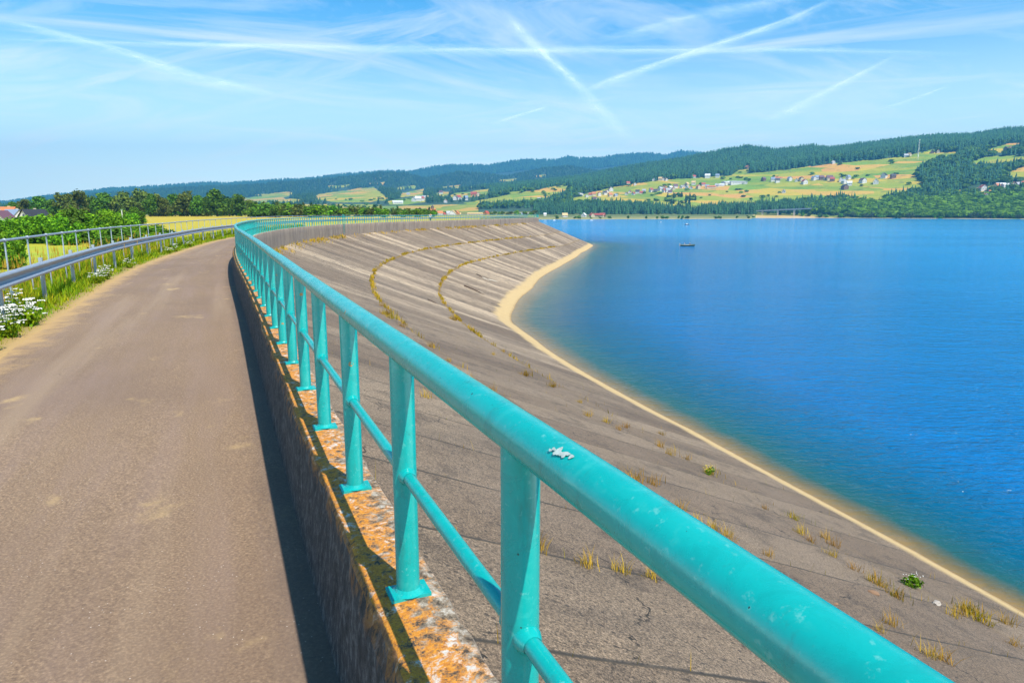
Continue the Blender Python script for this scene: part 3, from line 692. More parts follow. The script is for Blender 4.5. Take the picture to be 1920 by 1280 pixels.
def crown(blobs, n, leaf, seed, flatness=1.):
    """n leaf clumps spread through the shells of several blobs: (x, y, z, r)"""
    q = np.random.default_rng(seed); B = np.array(blobs, float); w = B[:, 3] ** 2; k = q.choice(len(B), n, p=w / w.sum())
    d = q.normal(size=(n, 3)); d /= np.linalg.norm(d, axis=1)[:, None]; rr = B[k, 3] * (1 - .55 * q.random(n) ** 2.2) * (1 + .10 * q.normal(size=n))
    d[:, 2] *= flatness; C_ = B[k, :3] + d * rr[:, None]
    nn = d + q.normal(size=(n, 3)) * .55; nn /= np.linalg.norm(nn, axis=1)[:, None]
    a = np.cross(nn, q.normal(size=(n, 3))); a /= np.linalg.norm(a, axis=1)[:, None]; b = np.cross(nn, a)
    L = leaf * (.6 + .8 * q.random(n)); ca = a * L[:, None]; cb = b * (L * (.5 + .4 * q.random(n)))[:, None]
    V = np.stack([C_ - ca, C_ - cb * .9, C_ + ca, C_ + cb], 1).reshape(-1, 3)
    t = np.clip(.5 + .3 * q.normal(size=n) + .25 * (q.random(len(B))[k] - .5), 0, 1)
    return V, np.arange(4 * n).reshape(n, 4), np.repeat(t, 4)

def broad_blobs(h, rad, trunk, seed, n=11):
    q = random.Random(seed); out = []
    for i in range(n):
        z = trunk + (h - trunk) * (.12 + .80 * (i + .5) / n); f = math.sin(math.pi * min(1, max(.0, .16 + .76 * (z - trunk) / (h - trunk)))) ** .7
        a = q.uniform(0, 6.28); e = rad * f * q.uniform(.25, .75); out.append((math.cos(a) * e, math.sin(a) * e, z, rad * q.uniform(.36, .58) * (.55 + .45 * f)))
    return out
def make_tree(name, h, rad, trunk, n, leaf, mat, label, group, seed, cat='tree', loc=(0, 0, -60), nb=11, limbs=True):
    t = thing(name, label, cat, loc, 0, group)
    bl = broad_blobs(h, rad, trunk, seed, nb); V, Fq, ti = crown(bl, n, leaf, seed)
    npmesh('crown', V, Fq, mat, {'tint': ti}, parent=t)
    b = MB(); b.tube([(0, 0, -.4), (.02 * h, 0, h * .3), (0, .02 * h, h * .75)], [h * .022 + .04, h * .016 + .02, .02], 6)
    if limbs:
        for x, y, z, r in bl[:5]: b.tube([(0, 0, max(trunk * .7, z * .5)), (x * .6, y * .6, z * .85), (x, y, z)], [h * .010 + .01, h * .007, .01], 5)
    b.build('trunk' if cat == 'tree' else 'stem', M_BARK, t); return t

# ---- trees along the edge of the plain, about half a kilometre off
G1 = 'broadleaf trees along the far edge of the golden field'
protos = [make_tree('broadleaf_tree', 17, 7.2, 2.2, 1500, .85, m, '', G1, 40 + i) for i, m in enumerate((M_BROAD, M_OLIVE, M_BROAD, M_OLIVE))]
PROTO_H = 17.
row = [(20, 380, 0, 1.5), (44, 376, 3, 1.3), (72, 370, 0, 1.5), (97, 376, 2, 1.2), (118, 366, 1, 1.5), (143, 361, 3, 1.6), (166, 369, 2, 1.1), (190, 364, 0, 1.7), (211, 371, 1, 1.), (229, 363, 3, 1.2), (247, 370, 1, .9), (262, 359, 1, 1.4), (279, 367, 2, 1.), (293, 367, 3, 1.3), (309, 374, 1, .8), (325, 366, 0, 1.1), (345, 363, 1, 1.8), (366, 369, 2, 1.), (385, 372, 0, .9), (405, 358, 0, 1.9), (428, 374, 2, 1.), (450, 367, 2, 1.7), (470, 377, 3, .9)]
words = ['tall', 'spreading', 'rounded', 'slender', 'bushy']
def place_by_pixels(proto, x, ytop, dist, ph, wide, label, group, base=None, rz=None, tilt=0):
    top = at_range(x, ytop, dist); X, Y = top[:2]; zb = CAMZ - plain_d(dist) if base is None else base
    s = (top[2] - zb) / ph; return dup(proto, (X, Y, zb), random.uniform(0, 6.28) if rz is None else rz, (s * wide, s * wide, s), label, group)
ordn = ['first', 'second', 'third', 'fourth', 'fifth', 'sixth', 'seventh', 'eighth', 'ninth', 'tenth', 'eleventh', 'twelfth', 'thirteenth', 'fourteenth', 'fifteenth', 'sixteenth', 'seventeenth', 'eighteenth', 'nineteenth', 'twentieth', 'twenty-first', 'twenty-second', 'twenty-third', 'twenty-fourth', 'twenty-fifth', 'twenty-sixth', 'twenty-seventh', 'twenty-eighth', 'twenty-ninth', 'thirtieth']
for i, (x, y, k, w) in enumerate(row):
    w_ = .75 + .22 * w
    place_by_pixels(protos[k], x, y, random.uniform(440, 520), PROTO_H * .97, w_, f"{'olive' if k in (1, 3) else 'green'} {'broad' if w > 1.35 else 'narrow' if w < 1.05 else 'rounded'} tree, {ordn[i]} from the left in the field-edge row", G1)
for p_ in protos: p_.location = (-900 + 40 * protos.index(p_), 640, CAMZ - 2.2)
for i, p_ in enumerate(protos): p_['label'] = 'broadleaf tree far behind the field-edge row'; p_['group'] = 'trees far behind the field edge'; x = -40 - 25 * i; q_ = at_range(x, 380, 640); p_.location = (q_[0], q_[1], CAMZ - 2.2)

# ---- dark tree belt behind the far arm of the dam
G2 = 'trees of the belt behind the far dam railing'
pine = []
for i in range(3):
    t = thing('pine_tree', 'dark pine in the tree belt behind the far dam railing', 'tree', (0, 0, -60), 0, G2)
    bl = [(random.uniform(-.8, .8), random.uniform(-.8, .8), 3.5 + 1.15 * q, (2.7 - .18 * q) * random.uniform(.8, 1.1)) for q in range(10)]
    V, Fq, ti = crown(bl, 500, .8, 70 + i); npmesh('crown', V, Fq, M_CONI if i else M_OLIVE, {'tint': ti}, parent=t)
    MB().tube([(0, 0, -.3), (0, 0, 12)], [.22, .05], 6).build('trunk', M_BARK, t); pine.append(t)
scrub = [make_tree('bushy_tree', 9, 4.6, .4, 500, .75, m, 'bright bushy tree in the belt behind the far dam railing', G2, 90 + i, nb=8) for i, m in enumerate((M_BROAD, M_BUSH, M_OLIVE))]
q = random.Random(5); nb_ = 0
for i in range(110):
    x = 468 + 350 * (i + q.random()) / 110; ytop = np.interp(x, [468, 520, 600, 700, 800, 820], [379, 380, 383, 387, 391, 393]) + q.uniform(-2, 4.5)
    kind = q.random(); dist = q.uniform(430, 640)
    if kind < .5 - (x - 468) / 900: place_by_pixels(pine[q.randrange(3)], x, ytop - 1.5, dist + 60, 14.2, q.uniform(.9, 1.3), None, G2)
    else: place_by_pixels(scrub[q.randrange(3)], x, ytop + 3.5, dist - 60, 8.9, q.uniform(1.1, 1.7), None, G2)
for i, p_ in enumerate(pine + scrub): q_ = at_range(500 + 20 * i, 384, 560); p_.location = (q_[0], q_[1], CAMZ - 2.0); p_.scale = (.7, .7, .6)
for i in range(40):
    x = 60 + 410 * (i + q.random()) / 40; place_by_pixels(scrub[q.randrange(3)], x, q.uniform(384, 393), q.uniform(505, 560), 8.9, q.uniform(1.3, 2.), 'dark bushy undergrowth tree between the trunks at the field edge', 'undergrowth at the field edge')
for i in range(26):
    x = 820 + 190 * i / 26 + q.uniform(-3, 3)
    if 860 < x < 915: continue
    place_by_pixels(scrub[q.randrange(3)], x, q.uniform(395, 400), q.uniform(900, 1150), 8.9, q.uniform(1.2, 2.), 'low bushy tree among the far buildings past the dam end', 'low trees among the far buildings', CAMZ - 4)

# ---- bushes on the near meadow below the dam
G3 = 'bushes in the meadow below the guardrail'
bushes = []
for i in range(4):
    n = 9; bl = [(random.uniform(-1.9, 1.9), random.uniform(-1.9, 1.9), random.uniform(.7, 3.6), random.uniform(.75, 1.35)) for _ in range(n)] + [(0, 0, 1.7, 1.9), (.3, -.2, 4.0, .9)]
    t = thing('bush', '', 'bush', (0, 0, -60), 0, G3); V, Fq, ti = crown(bl, 2600, .21, 120 + i); V[:, 2] = np.maximum(V[:, 2], -.1)
    npmesh('foliage', V, Fq, (M_BUSH, M_BUSH, M_BROAD, M_BUSH)[i], {'tint': ti}, parent=t)
    b = MB()
    for a in range(5): b.tube([(0, 0, -.2), (math.cos(a * 1.3) * .6, math.sin(a * 1.3) * .6, 1.2), (math.cos(a * 1.3) * 1.1, math.sin(a * 1.3) * 1.1, 2.6)], [.06, .04, .015], 5)
    b.build('stem', M_BARK, t); bushes.append(t)
BL = [(2, 438, 79, .62, 'near'), (26, 446, 82, .45, 'near'), (-26, 432, 82, .8, 'near')]
bm2 = [(6, 412, 135), (22, 409, 128), (40, 410, 138), (56, 406, 126), (70, 408, 133), (84, 404, 124), (98, 407, 137), (112, 401, 128), (126, 396, 133), (139, 390, 126), (152, 396, 134), (165, 399, 125), (176, 400, 132), (188, 394, 136), (199, 402, 124), (209, 404, 129), (150, 402, 145), (120, 408, 119)]
for i, (x, y, d_, w, _) in enumerate(BL): place_by_pixels(bushes[i % 4], x, y, d_, 4.7, 1.15 * w + .2, f'bright green bush close behind the guardrail, {ordn[i]} of the near clump', G3, CAMZ - 5.25)
for i, (x, y, d_) in enumerate(sorted(bm2)): place_by_pixels(bushes[i % 4], x, y, d_, 4.7, random.uniform(.95, 1.25), f'green bush in the meadow thicket, {ordn[i]} from the left', G3, CAMZ - plain_d(d_) - .25)
hb = [(232, 394, 215, 1.3), (249, 388, 222, 1.), (260, 396, 226, .8), (240, 400, 205, 1.2), (222, 399, 210, 1.)]
for i, (x, y, d_, w) in enumerate(hb): place_by_pixels(bushes[(i + 1) % 4], x, y, d_, 4.7, w, f'bush in the small clump by the golden field, {ordn[i]} from the left', G3, CAMZ - plain_d(d_) - .1)
lb = [(222, 425, 96), (236, 423, 100), (252, 424, 104), (268, 421, 110), (288, 420, 118)]
for i, (x, y, d_) in enumerate(lb): place_by_pixels(bushes[(i + 2) % 4], x, y + 2, d_, 4.7, 2.2, f'low dark shrub in the golden meadow, {ordn[i]} from the left', G3, CAMZ - plain_d(d_) - .1)
for i, p_ in enumerate(bushes): p_['label'] = 'green bush at the far left rim of the meadow thicket'; p_['group'] = 'bushes at the rim of the thicket'; q_ = at_range(-30 - 22 * i, 420, 128); p_.location = (q_[0], q_[1], CAMZ - 4.8)

# ---- far woods as one mass of conifers and broadleaf clumps
def conifers(n_sides=6):
    V = []; Fc = []
    for z0, z1, r in ((.04, .55, .19), (.32, .80, .14), (.58, 1.0, .085)):
        b0 = len(V)
        for k in range(n_sides): a = 2 * math.pi * k / n_sides + z0 * 9; V.append((r * math.cos(a), r * math.sin(a), z0 + .03 * ((k * 7) % 3)))
        V.append((0, 0, z1)); Fc += [(b0 + k, b0 + (k + 1) % n_sides, b0 + n_sides) for k in range(n_sides)]
    return np.array(V), np.array(Fc)
CV, CF = conifers()
def rocks(seed):                  # a ragged broadleaf clump: leaf-like triangles over an ellipsoid
    q = np.random.default_rng(seed); n = 34; d = q.normal(size=(n, 3)); d /= np.linalg.norm(d, axis=1)[:, None]; d[:, 2] = np.abs(d[:, 2]) * .95
    c = d * (.42 * (.8 + .35 * q.random(n)))[:, None]; c[:, 2] = c[:, 2] * 1.25 + .42
    a = np.cross(d + .5 * q.normal(size=(n, 3)), q.normal(size=(n, 3))); a /= np.linalg.norm(a, axis=1)[:, None]; b = np.cross(d, a); s = .26 * (.7 + .6 * q.random(n))[:, None]
    return np.stack([c + a * s, c - a * s * .6 + b * s, c - a * s * .6 - b * s], 1).reshape(-1, 3), np.arange(3 * n).reshape(n, 3)
RV, RF = rocks(3)
def scatter(name, BV, BF, P, H, Wd, mat, label):
    n = len(P); a = rng.random(n) * 6.28; c, s = np.cos(a)[:, None], np.sin(a)[:, None]; jit = 1 + .18 * rng.normal(size=(n, len(BV)))
    x = BV[None, :, 0] * jit; y = BV[None, :, 1] * jit
    V = np.stack([(x * c - y * s) * Wd[:, None] + P[:, 0:1], (x * s + y * c) * Wd[:, None] + P[:, 1:2], BV[None, :, 2] * H[:, None] + P[:, 2:3]], 2).reshape(-1, 3)
    Fq = (BF[None] + (np.arange(n) * len(BV))[:, None, None]).reshape(-1, 3)
    t = np.repeat(np.clip(.45 + .28 * rng.normal(size=n), 0, 1), len(BV))
    o = npmesh(name, V, Fq, mat, {'tint': t}, kind='stuff'); o['label'] = label; return o
def far_points(n, x0, x1, r0, r1, cond=None):
    r = np.sqrt(rng.random(n) * (r1 * r1 - r0 * r0) + r0 * r0); x = rng.uniform(x0, x1, n); z = elev(x, r); y = pix_y(x, r, z)
    ok = ~meadow(x, y) & ~(meadow(x, y - 6.5) & (r > 2250)) & (z > .3) & (r > interp(x, T_SHORE) + 60)
    ok &= ~(inpoly(x, y, [(1780, 350), (1912, 338), (1918, 366), (1845, 384), (1780, 378)]) & (rng.random(n) < .8))
    X, Y = rowcol(x, r); return np.stack([X, Y, z], 1)[ok], x[ok], y[ok], r[ok]
P_, x_, y_, r_ = far_points(62000, 900, 2060, 2120, 4300)
ok = ~((r_ < 2600) & (x_ < 1150) & (rng.random(len(x_)) < .5)); P_, x_, r_ = P_[ok], x_[ok], r_[ok]
broad = rng.random(len(P_)) < np.where((r_ < 2700), .45, .10)
scatter('forest', CV, CF, P_[~broad], rng.uniform(17, 30, (~broad).sum()), rng.uniform(17, 28, (~broad).sum()), M_CONI, 'dark conifer woods covering the hills')
scatter('broadleaf_wood', RV, RF, P_[broad], rng.uniform(12, 20, broad.sum()), rng.uniform(14, 24, broad.sum()), M_BROAD, 'greener broadleaf woods on the lower hillsides')
P_, x_, y_, r_ = far_points(36000, -80, 1330, 2500, 6200)
scatter('forest', CV, CF, P_, rng.uniform(15, 28, len(P_)), rng.uniform(30, 55, len(P_)), M_CONI, 'conifer woods on the farther ridges')
P_, x_, y_, r_ = far_points(12000, -80, 1330, 8000, 8900)
scatter('forest', CV, CF, P_, rng.uniform(25, 50, len(P_)), rng.uniform(60, 110, len(P_)), M_CONI, 'woods along the most distant blue ridge')
P_, x_, y_, r_ = far_points(2600, 1000, 1560, 1985, 2135)
scatter('forest', CV, CF, P_, rng.uniform(15, 25, len(P_)), rng.uniform(17, 26, len(P_)), M_CONI, 'dark conifer belt behind the sandy far shore')
P_, x_, y_, r_ = far_points(5200, 1500, 2060, 1850, 2160)
scatter('broadleaf_wood', RV, RF, P_, rng.uniform(9, 18, len(P_)), rng.uniform(12, 22, len(P_)), M_BUSH, 'lush broadleaf wood behind the far shore')
# hedges and single shrubs dotted over the meadows
n = 900; x = rng.uniform(600, 1720, n); r = rng.uniform(2150, 3100, n); cl_ = fbm(x / 30, r / 60, 3, 51); z = elev(x, r); y = pix_y(x, r, z); ok = (cl_ > .50) & meadow(x, y)
X, Y = rowcol(x, r); P_ = np.stack([X, Y, z - 1], 1)[ok]; scatter('scrub', RV, RF, P_, rng.uniform(5, 11, len(P_)), rng.uniform(8, 18, len(P_)), M_BROAD, 'hedges and shrubs scattered over the meadow slopes')

# ---- individual trees along the far shore
G4 = 'dark conifers along the far shore'; G5 = 'broadleaf trees along the far shore'
shore_c = []
for i in range(3):
    t = thing('conifer_tree', 'dark conifer standing in the wood belt along the far shore', 'tree', (0, 0, -60), 0, G4)
    V = CV.copy(); V[:, :2] *= 1 + .2 * rng.normal(size=(len(V), 1)); V = np.concatenate([V * (26, 26, 22), ])
    bl = [(random.uniform(-.5, .5), random.uniform(-.5, .5), 2.5 + 2.0 * q, max(.7, 3.6 - .34 * q)) for q in range(10)]; V, Fq, ti = crown(bl, 190, 1.5, 200 + i, .7)
    npmesh('crown', V, Fq, M_CONI, {'tint': ti}, parent=t); MB().tube([(0, 0, -.5), (0, 0, 20)], [.35, .06], 5).build('trunk', M_BARK, t); shore_c.append(t)
shore_b = [make_tree('broadleaf_tree', 14, 6.5, .5, 190, 1.7, m, 'rounded broadleaf tree standing along the far shore', G5, 230 + i, nb=9, limbs=False) for i, m in enumerate((M_BROAD, M_BUSH, M_SILV, M_BROAD))]
cnt = 0; q = random.Random(11)
def on_land(x, r): X, Y = rowcol(x, r); return (float(X), float(Y), float(elev(x, r)) - .4)
spots = []
for i in range(150):
    x = 1012 + 640 * (i + q.random()) / 150; r = q.uniform(1985, 2090)
    spots.append((x, r, 'c' if q.random() < .78 else 'b'))
for i in range(26): spots.append((q.uniform(1242, 1300), q.uniform(2080, 2330), 'c' if q.random() < .6 else 'b'))
for i in range(150):
    x = 1490 + 440 * (i + q.random()) / 150; s0 = float(interp(x, T_SHORE)); spots.append((x, s0 + q.uniform(18, 150), 'b'))
for i in range(40): x = q.uniform(1560, 1930); spots.append((x, float(interp(x, T_SHORE)) + q.uniform(120, 260), 'c' if q.random() < .5 else 'b'))
for i in range(26): x = 1030 + 380 * q.random(); spots.append((x, float(interp(x, T_SHORE)) + q.uniform(20, 60), 's'))
nc_ = nb_ = 0
for x, r, k in spots:
    p = on_land(x, r)
    if k == 'c': o = dup(shore_c[q.randrange(3)], p, q.uniform(0, 6.28), (q.uniform(.8, 1.2),) * 2 + (q.uniform(.75, 1.15),))
    elif k == 'b': o = dup(shore_b[q.randrange(4)], p, q.uniform(0, 6.28), (q.uniform(.8, 1.25),) * 2 + (q.uniform(.65, 1.1),))
    else: o = dup(shore_b[q.choice((0, 1, 3))], p, q.uniform(0, 6.28), (q.uniform(.45, .8),) * 2 + (q.uniform(.3, .55),), 'low dark bush at the water edge of the sandy far shore', 'bushes at the edge of the sandy shore'); o.name = 'shore_bush'; o['category'] = 'bush'
for i, p_ in enumerate(shore_c + shore_b): p_.location = on_land(1700 + 20 * i, 2010)

# ------------------------------------------------------------------ houses
WC = {'white': flat('white_render', (.80, .78, .74)), 'cream': flat('cream_render', (.72, .60, .40)), 'brown': flat('brown_timber', (.22, .13, .08)), 'orange': flat('orange_render', (.72, .33, .12))}
RC = {'red': flat('red_tiles', (.42, .075, .045)), 'orange': flat('orange_tiles', (.60, .20, .07)), 'dark': flat('dark_tiles', (.055, .045, .06)), 'purple': flat('purple_tiles', (.16, .07, .10)), 'blue': flat('blue_grey_roof', (.25, .32, .45)), 'grey': flat('grey_roof', (.42, .44, .48)), 'white': flat('pale_roof', (.75, .76, .78)), 'tan': flat('tan_roof', (.68, .48, .22)), 'black': flat('black_tiles', (.02, .024, .035))}
M_PANE = flat('window_pane', (.05, .07, .09), .2)
HM = {}
def house_meshes(wc, rc, shape):
    k = (wc, rc, shape)
    if k in HM: return HM[k]
    w, l, h, rh = {'s': (8, 10, 3.6, 4.2), 't': (9, 11, 6.2, 4.6), 'l': (10, 24, 4, 3.), 'h': (14, 40, 6, 2.5), 'x': (12, 15, 6.5, 5.5)}[shape]
    a = MB(); hw, hl = w / 2, l / 2
    V = [(-hl, -hw, -3), (hl, -hw, -3), (hl, hw, -3), (-hl, hw, -3), (-hl, -hw, h), (hl, -hw, h), (hl, hw, h), (-hl, hw, h), (-hl, 0, h + rh), (hl, 0, h + rh)]
    a.add(V, [(0, 1, 5, 4), (2, 3, 7, 6), (1, 2, 6, 9, 5), (3, 0, 4, 8, 7)])
    b = MB(); e = .6; t = .25; ex = e * rh / hw
    for sg_ in (-1, 1):
        y0, y1 = sg_ * (hw + e), 0
        V = [(-hl - e, y0, h - ex + .05), (hl + e, y0, h - ex + .05), (hl + e, y1, h + rh + .05), (-hl - e, y1, h + rh + .05)]; V += [(x, y, z + t) for x, y, z in V]
        b.add(V, [(0, 1, 2, 3), (7, 6, 5, 4), (0, 4, 5, 1), (1, 5, 6, 2), (2, 6, 7, 3), (3, 7, 4, 0)])
    c = MB(); c.box((hl * .3, hw * .3, h + rh * .9), (.9, .9, 2.4))
    for sx in np.linspace(-hl * .65, hl * .65, 3 if l < 20 else 7):
        for sy in (-1, 1): a.box((sx, sy * (hw + .03), h * .55), (1.3, .1, 1.5), 0, 1)
    for sx in (-1, 1):
        for yy in (-hw * .45, hw * .45): a.box((sx * (hl + .03), yy, h * .5), (.1, 1.2, 1.5), 0, 1)
        a.box((sx * (hl + .03), 0, h + rh * .35), (.1, 1.2, 1.4), 0, 1)
    r = [mb_.build(nm, m) for mb_, nm, m in ((a, 'wall', [WC[wc], M_PANE]), (b, 'roof', RC[rc]), (c, 'chimney', WC['cream']))]
    HM[k] = [o.data for o in r]
    for o in r: bpy.data.objects.remove(o)
    return HM[k]
seen = {}
def house(x, y, wc, rc, shape, place, rz=None, sc=1.22, pos=None, lo=1950., label=None):
    if pos is None: pos, r_ = land_hit(x, y, lo)
    sh_word = {'s': 'small', 't': 'two-storey', 'l': 'long', 'h': 'very long', 'x': 'large'}[shape]
    cw = {'blue': 'blue-grey', 'white': 'pale', 'purple': 'maroon'}.get(rc, rc)
    base = f'{sh_word} {wc} house with {cw} roof'
    t = thing('house', label or '', 'house', pos, 0, None); t['_x'] = x; t['_base'] = base; t['_place'] = place
    t.rotation_euler = (0, 0, random.choice((.1, 1.2, 1.75, -.3, .7)) + random.uniform(-.2, .2) if rz is None else rz); t.scale = (sc,) * 3
    ms = house_meshes(wc, rc, shape); ob = [link(nm, m, t) for nm, m in zip(('wall', 'roof'), ms)]
    link('chimney', ms[2], ob[1]); HOUSES.append(t); return t
HOUSES = []
VR = 'the hillside hamlet'; VC = 'the lake village'; VL = 'the lower village'; VF = 'the distant valley'; VE = 'the shore wood'; VU = 'the hill edge'
for a in [(1419.5, 339.5, 'brown', 'purple', 't'), (1436.7, 340.5, 'white', 'blue', 't'), (1445, 342.5, 'white', 'dark', 't'), (1445, 337, 'cream', 'orange', 'l'), (1467, 339.5, 'white', 'blue', 't'), (1480, 340.5, 'white', 'grey', 's'), (1488, 340, 'cream', 'dark', 't'), (1494.5, 345, 'white', 'red', 'x'), (1511, 338, 'white', 'blue', 't'), (1517, 337, 'white', 'blue', 't'), (1525, 337.5, 'brown', 'purple', 't'), (1531, 338.5, 'cream', 'purple', 's'), (1540, 338, 'cream', 'purple', 'x'), (1545, 340.5, 'brown', 'red', 't'), (1561, 340.5, 'white', 'grey', 't'), (1567, 344.5, 'white', 'white', 't'), (1574, 336.5, 'white', 'blue', 't'), (1577, 348.5, 'white', 'white', 't'), (1569, 355, 'brown', 'dark', 'x'), (1601, 343, 'white', 'purple', 'x'), (1625, 345, 'white', 'white', 'x'), (1639, 334, 'white', 'black', 'x'), (1655.5, 334.5, 'brown', 'dark', 't'), (1458, 362, 'white', 'blue', 's')]: house(*a, VR)
for a in [(1182.6, 365.5, 'white', 'red', 's'), (1190, 363, 'white', 'dark', 't'), (1197, 364, 'cream', 'red', 's'), (1202, 360, 'white', 'grey', 's'), (1215, 360, 'white', 'red', 't'), (1223, 360, 'white', 'dark', 's'), (1232, 358, 'white', 'grey', 't'), (1238.6, 356.5, 'cream', 'red', 'x'), (1239, 361, 'white', 'red', 't'), (1245, 360.5, 'white', 'grey', 't'), (1250, 362, 'white', 'purple', 's'), (1250, 354, 'white', 'white', 's'), (1255.5, 356.5, 'cream', 'red', 's'), (1259.4, 353, 'white', 'purple', 't'), (1270, 353, 'white', 'grey', 's'), (1275, 351, 'white', 'dark', 's'), (1280, 349, 'cream', 'tan', 't'), (1280, 354, 'white', 'blue', 's'), (1288, 354.5, 'white', 'red', 's'), (1292, 346.5, 'white', 'tan', 't'), (1301, 354, 'cream', 'orange', 't'), (1310, 348, 'white', 'red', 's'), (1317, 352, 'white', 'blue', 's'), (1324.5, 353, 'cream', 'orange', 'l'), (1335, 350.5, 'white', 'grey', 's'), (1340, 349.5, 'white', 'white', 'l'), (1352, 346.5, 'white', 'white', 'h'), (1362, 344.5, 'white', 'white', 'l'), (1372, 346, 'white', 'grey', 'h'), (1387, 344, 'white', 'white', 'l')]: house(*a, VC)
for a in [(1010, 376, 'white', 'grey', 's'), (1037, 376, 'white', 'red', 's'), (1050, 373.5, 'cream', 'red', 's'), (1060, 374, 'white', 'dark', 't'), (1067, 373, 'white', 'orange', 's'), (1081, 367.5, 'white', 'blue', 'h'), (1097, 370, 'white', 'grey', 's'), (1104, 367.5, 'white', 'red', 's'), (1110, 367.5, 'cream', 'orange', 't'), (1120, 367.5, 'white', 'red', 't'), (1130, 365.5, 'white', 'dark', 't'), (1141, 358.5, 'white', 'purple', 'x'), (1140, 369, 'cream', 'orange', 't'), (1150, 369, 'white', 'blue', 's'), (1112, 375, 'white', 'purple', 's'), (1134, 361, 'white', 'red', 's'), (1170, 365.5, 'white', 'purple', 's'), (1176, 362, 'white', 'red', 's')]: house(*a, VL)
for a in [(1172, 347, 'cream', 'red', 't'), (1185, 347.5, 'white', 'tan', 's'), (1219, 339.5, 'white', 'grey', 's'), (1231, 339, 'cream', 'tan', 't'), (1237, 338, 'white', 'red', 's'), (1242, 339, 'white', 'purple', 's'), (1292, 333.5, 'white', 'red', 's'), (1317, 333.5, 'white', 'white', 'x'), (1335, 333, 'white', 'blue', 't'), (1388, 317, 'brown', 'orange', 't'), (1394, 317, 'cream', 'tan', 's'), (1675, 295, 'white', 'grey', 's'), (1681, 293, 'cream', 'tan', 's'), (1722, 287, 'brown', 'purple', 's'), (1733, 287, 'cream', 'red', 's'), (1544, 306.5, 'white', 'white', 's'), (1855, 283.5, 'brown', 'dark', 't'), (1863, 283, 'cream', 'orange', 't'), (1875, 281, 'brown', 'dark', 'l'), (1904, 290, 'brown', 'red', 't')]: house(*a, VU)
for a in [(780, 378, 'white', 'grey', 't'), (788, 377, 'white', 'white', 'x'), (794, 376.5, 'white', 'red', 't'), (799, 375, 'white', 'grey', 't'), (805, 375, 'cream', 'tan', 't'), (812, 376, 'white', 'red', 't'), (750, 382, 'white', 'white', 'l'), (855, 375, 'white', 'grey', 't'), (862, 374.5, 'white', 'red', 't'), (875, 375.5, 'white', 'blue', 't'), (890, 368.5, 'orange', 'red', 'x'), (898, 368, 'cream', 'tan', 't'), (830, 364, 'white', 'purple', 't'), (838, 380, 'white', 'orange', 's'), (770, 366, 'white', 'grey', 's')]: house(*a, VF, sc=1.5)
for a in [(1797, 371, 'white', 'white', 'l', .3), (1828, 374, 'white', 'red', 'x', 1.3), (1831, 366, 'cream', 'red', 't', .4), (1822, 358, 'white', 'red', 'x', 1.4), (1854, 350, 'white', 'white', 'l', .2), (1866, 351, 'white', 'white', 'l', .1), (1877, 353, 'cream', 'orange', 'x', 1.2), (1886, 352, 'white', 'grey', 't', .2), (1898, 347, 'white', 'red', 'l', .2), (1906, 350, 'cream', 'red', 's', 1.1), (1848, 354, 'cream', 'orange', 't', .3)]: house(*a[:5], VE, rz=a[5])
VB = 'the group past the dam'
def lowb(x, yb, dist, *a, **k): p = at_range(x, yb, dist); p[2] = CAMZ - plain_d(dist) - 1.2; k['sc'] = k.get('sc', .8) * .72; return house(x, yb, *a, VB, pos=p, **k)
lowb(825, 402, 900, 'white', 'orange', 't', rz=.3); lowb(832, 402, 920, 'cream', 'red', 's', rz=1.2); lowb(841, 402, 930, 'white', 'grey', 't', rz=.4); lowb(849, 402, 860, 'white', 'tan', 'x', rz=1.5); lowb(857, 402, 900, 'orange', 'orange', 't', rz=1.3); lowb(855, 400, 1000, 'cream', 'tan', 'l', rz=.1)
lowb(891, 403, 850, 'cream', 'tan', 'h', rz=-.15, sc=.65); lowb(912, 402, 900, 'orange', 'red', 't', rz=1.); lowb(1022, 400, 1500, 'white', 'white', 's', rz=0); lowb(976, 402, 1100, 'white', 'blue', 'l', rz=.1); lowb(984, 402, 1120, 'white', 'white', 'l', rz=.1)
for x, y, w_, r_, s_ in [(1059, 398.5, 'white', 'tan', 's'), (1095, 400.5, 'white', 'white', 's'), (1110, 398.5, 'cream', 'red', 's'), (1122, 400.5, 'cream', 'red', 'l'), (1130, 400.5, 'brown', 'red', 's')]:
    p = at_range(x, y, 1700); p[2] = float(elev(x, 1700)); house(x, y, w_, r_, s_, 'the far beach', pos=p)
byp = {}
for t in HOUSES: byp.setdefault(t['_place'], []).append(t)
for pl, L in byp.items():
    L.sort(key=lambda t: t['_x']); byb = {}
    for t in L: byb.setdefault(t['_base'], []).append(t)
    for b_, M_ in byb.items():
        for i, t in enumerate(M_):
            t['label'] = f'{b_} in {pl}' if len(M_) == 1 else f"{b_}, {ordn[i]} from left in {pl}"
            t['group'] = f'houses of {pl}'
            for kx in ('_x', '_base', '_place'): del t[kx]
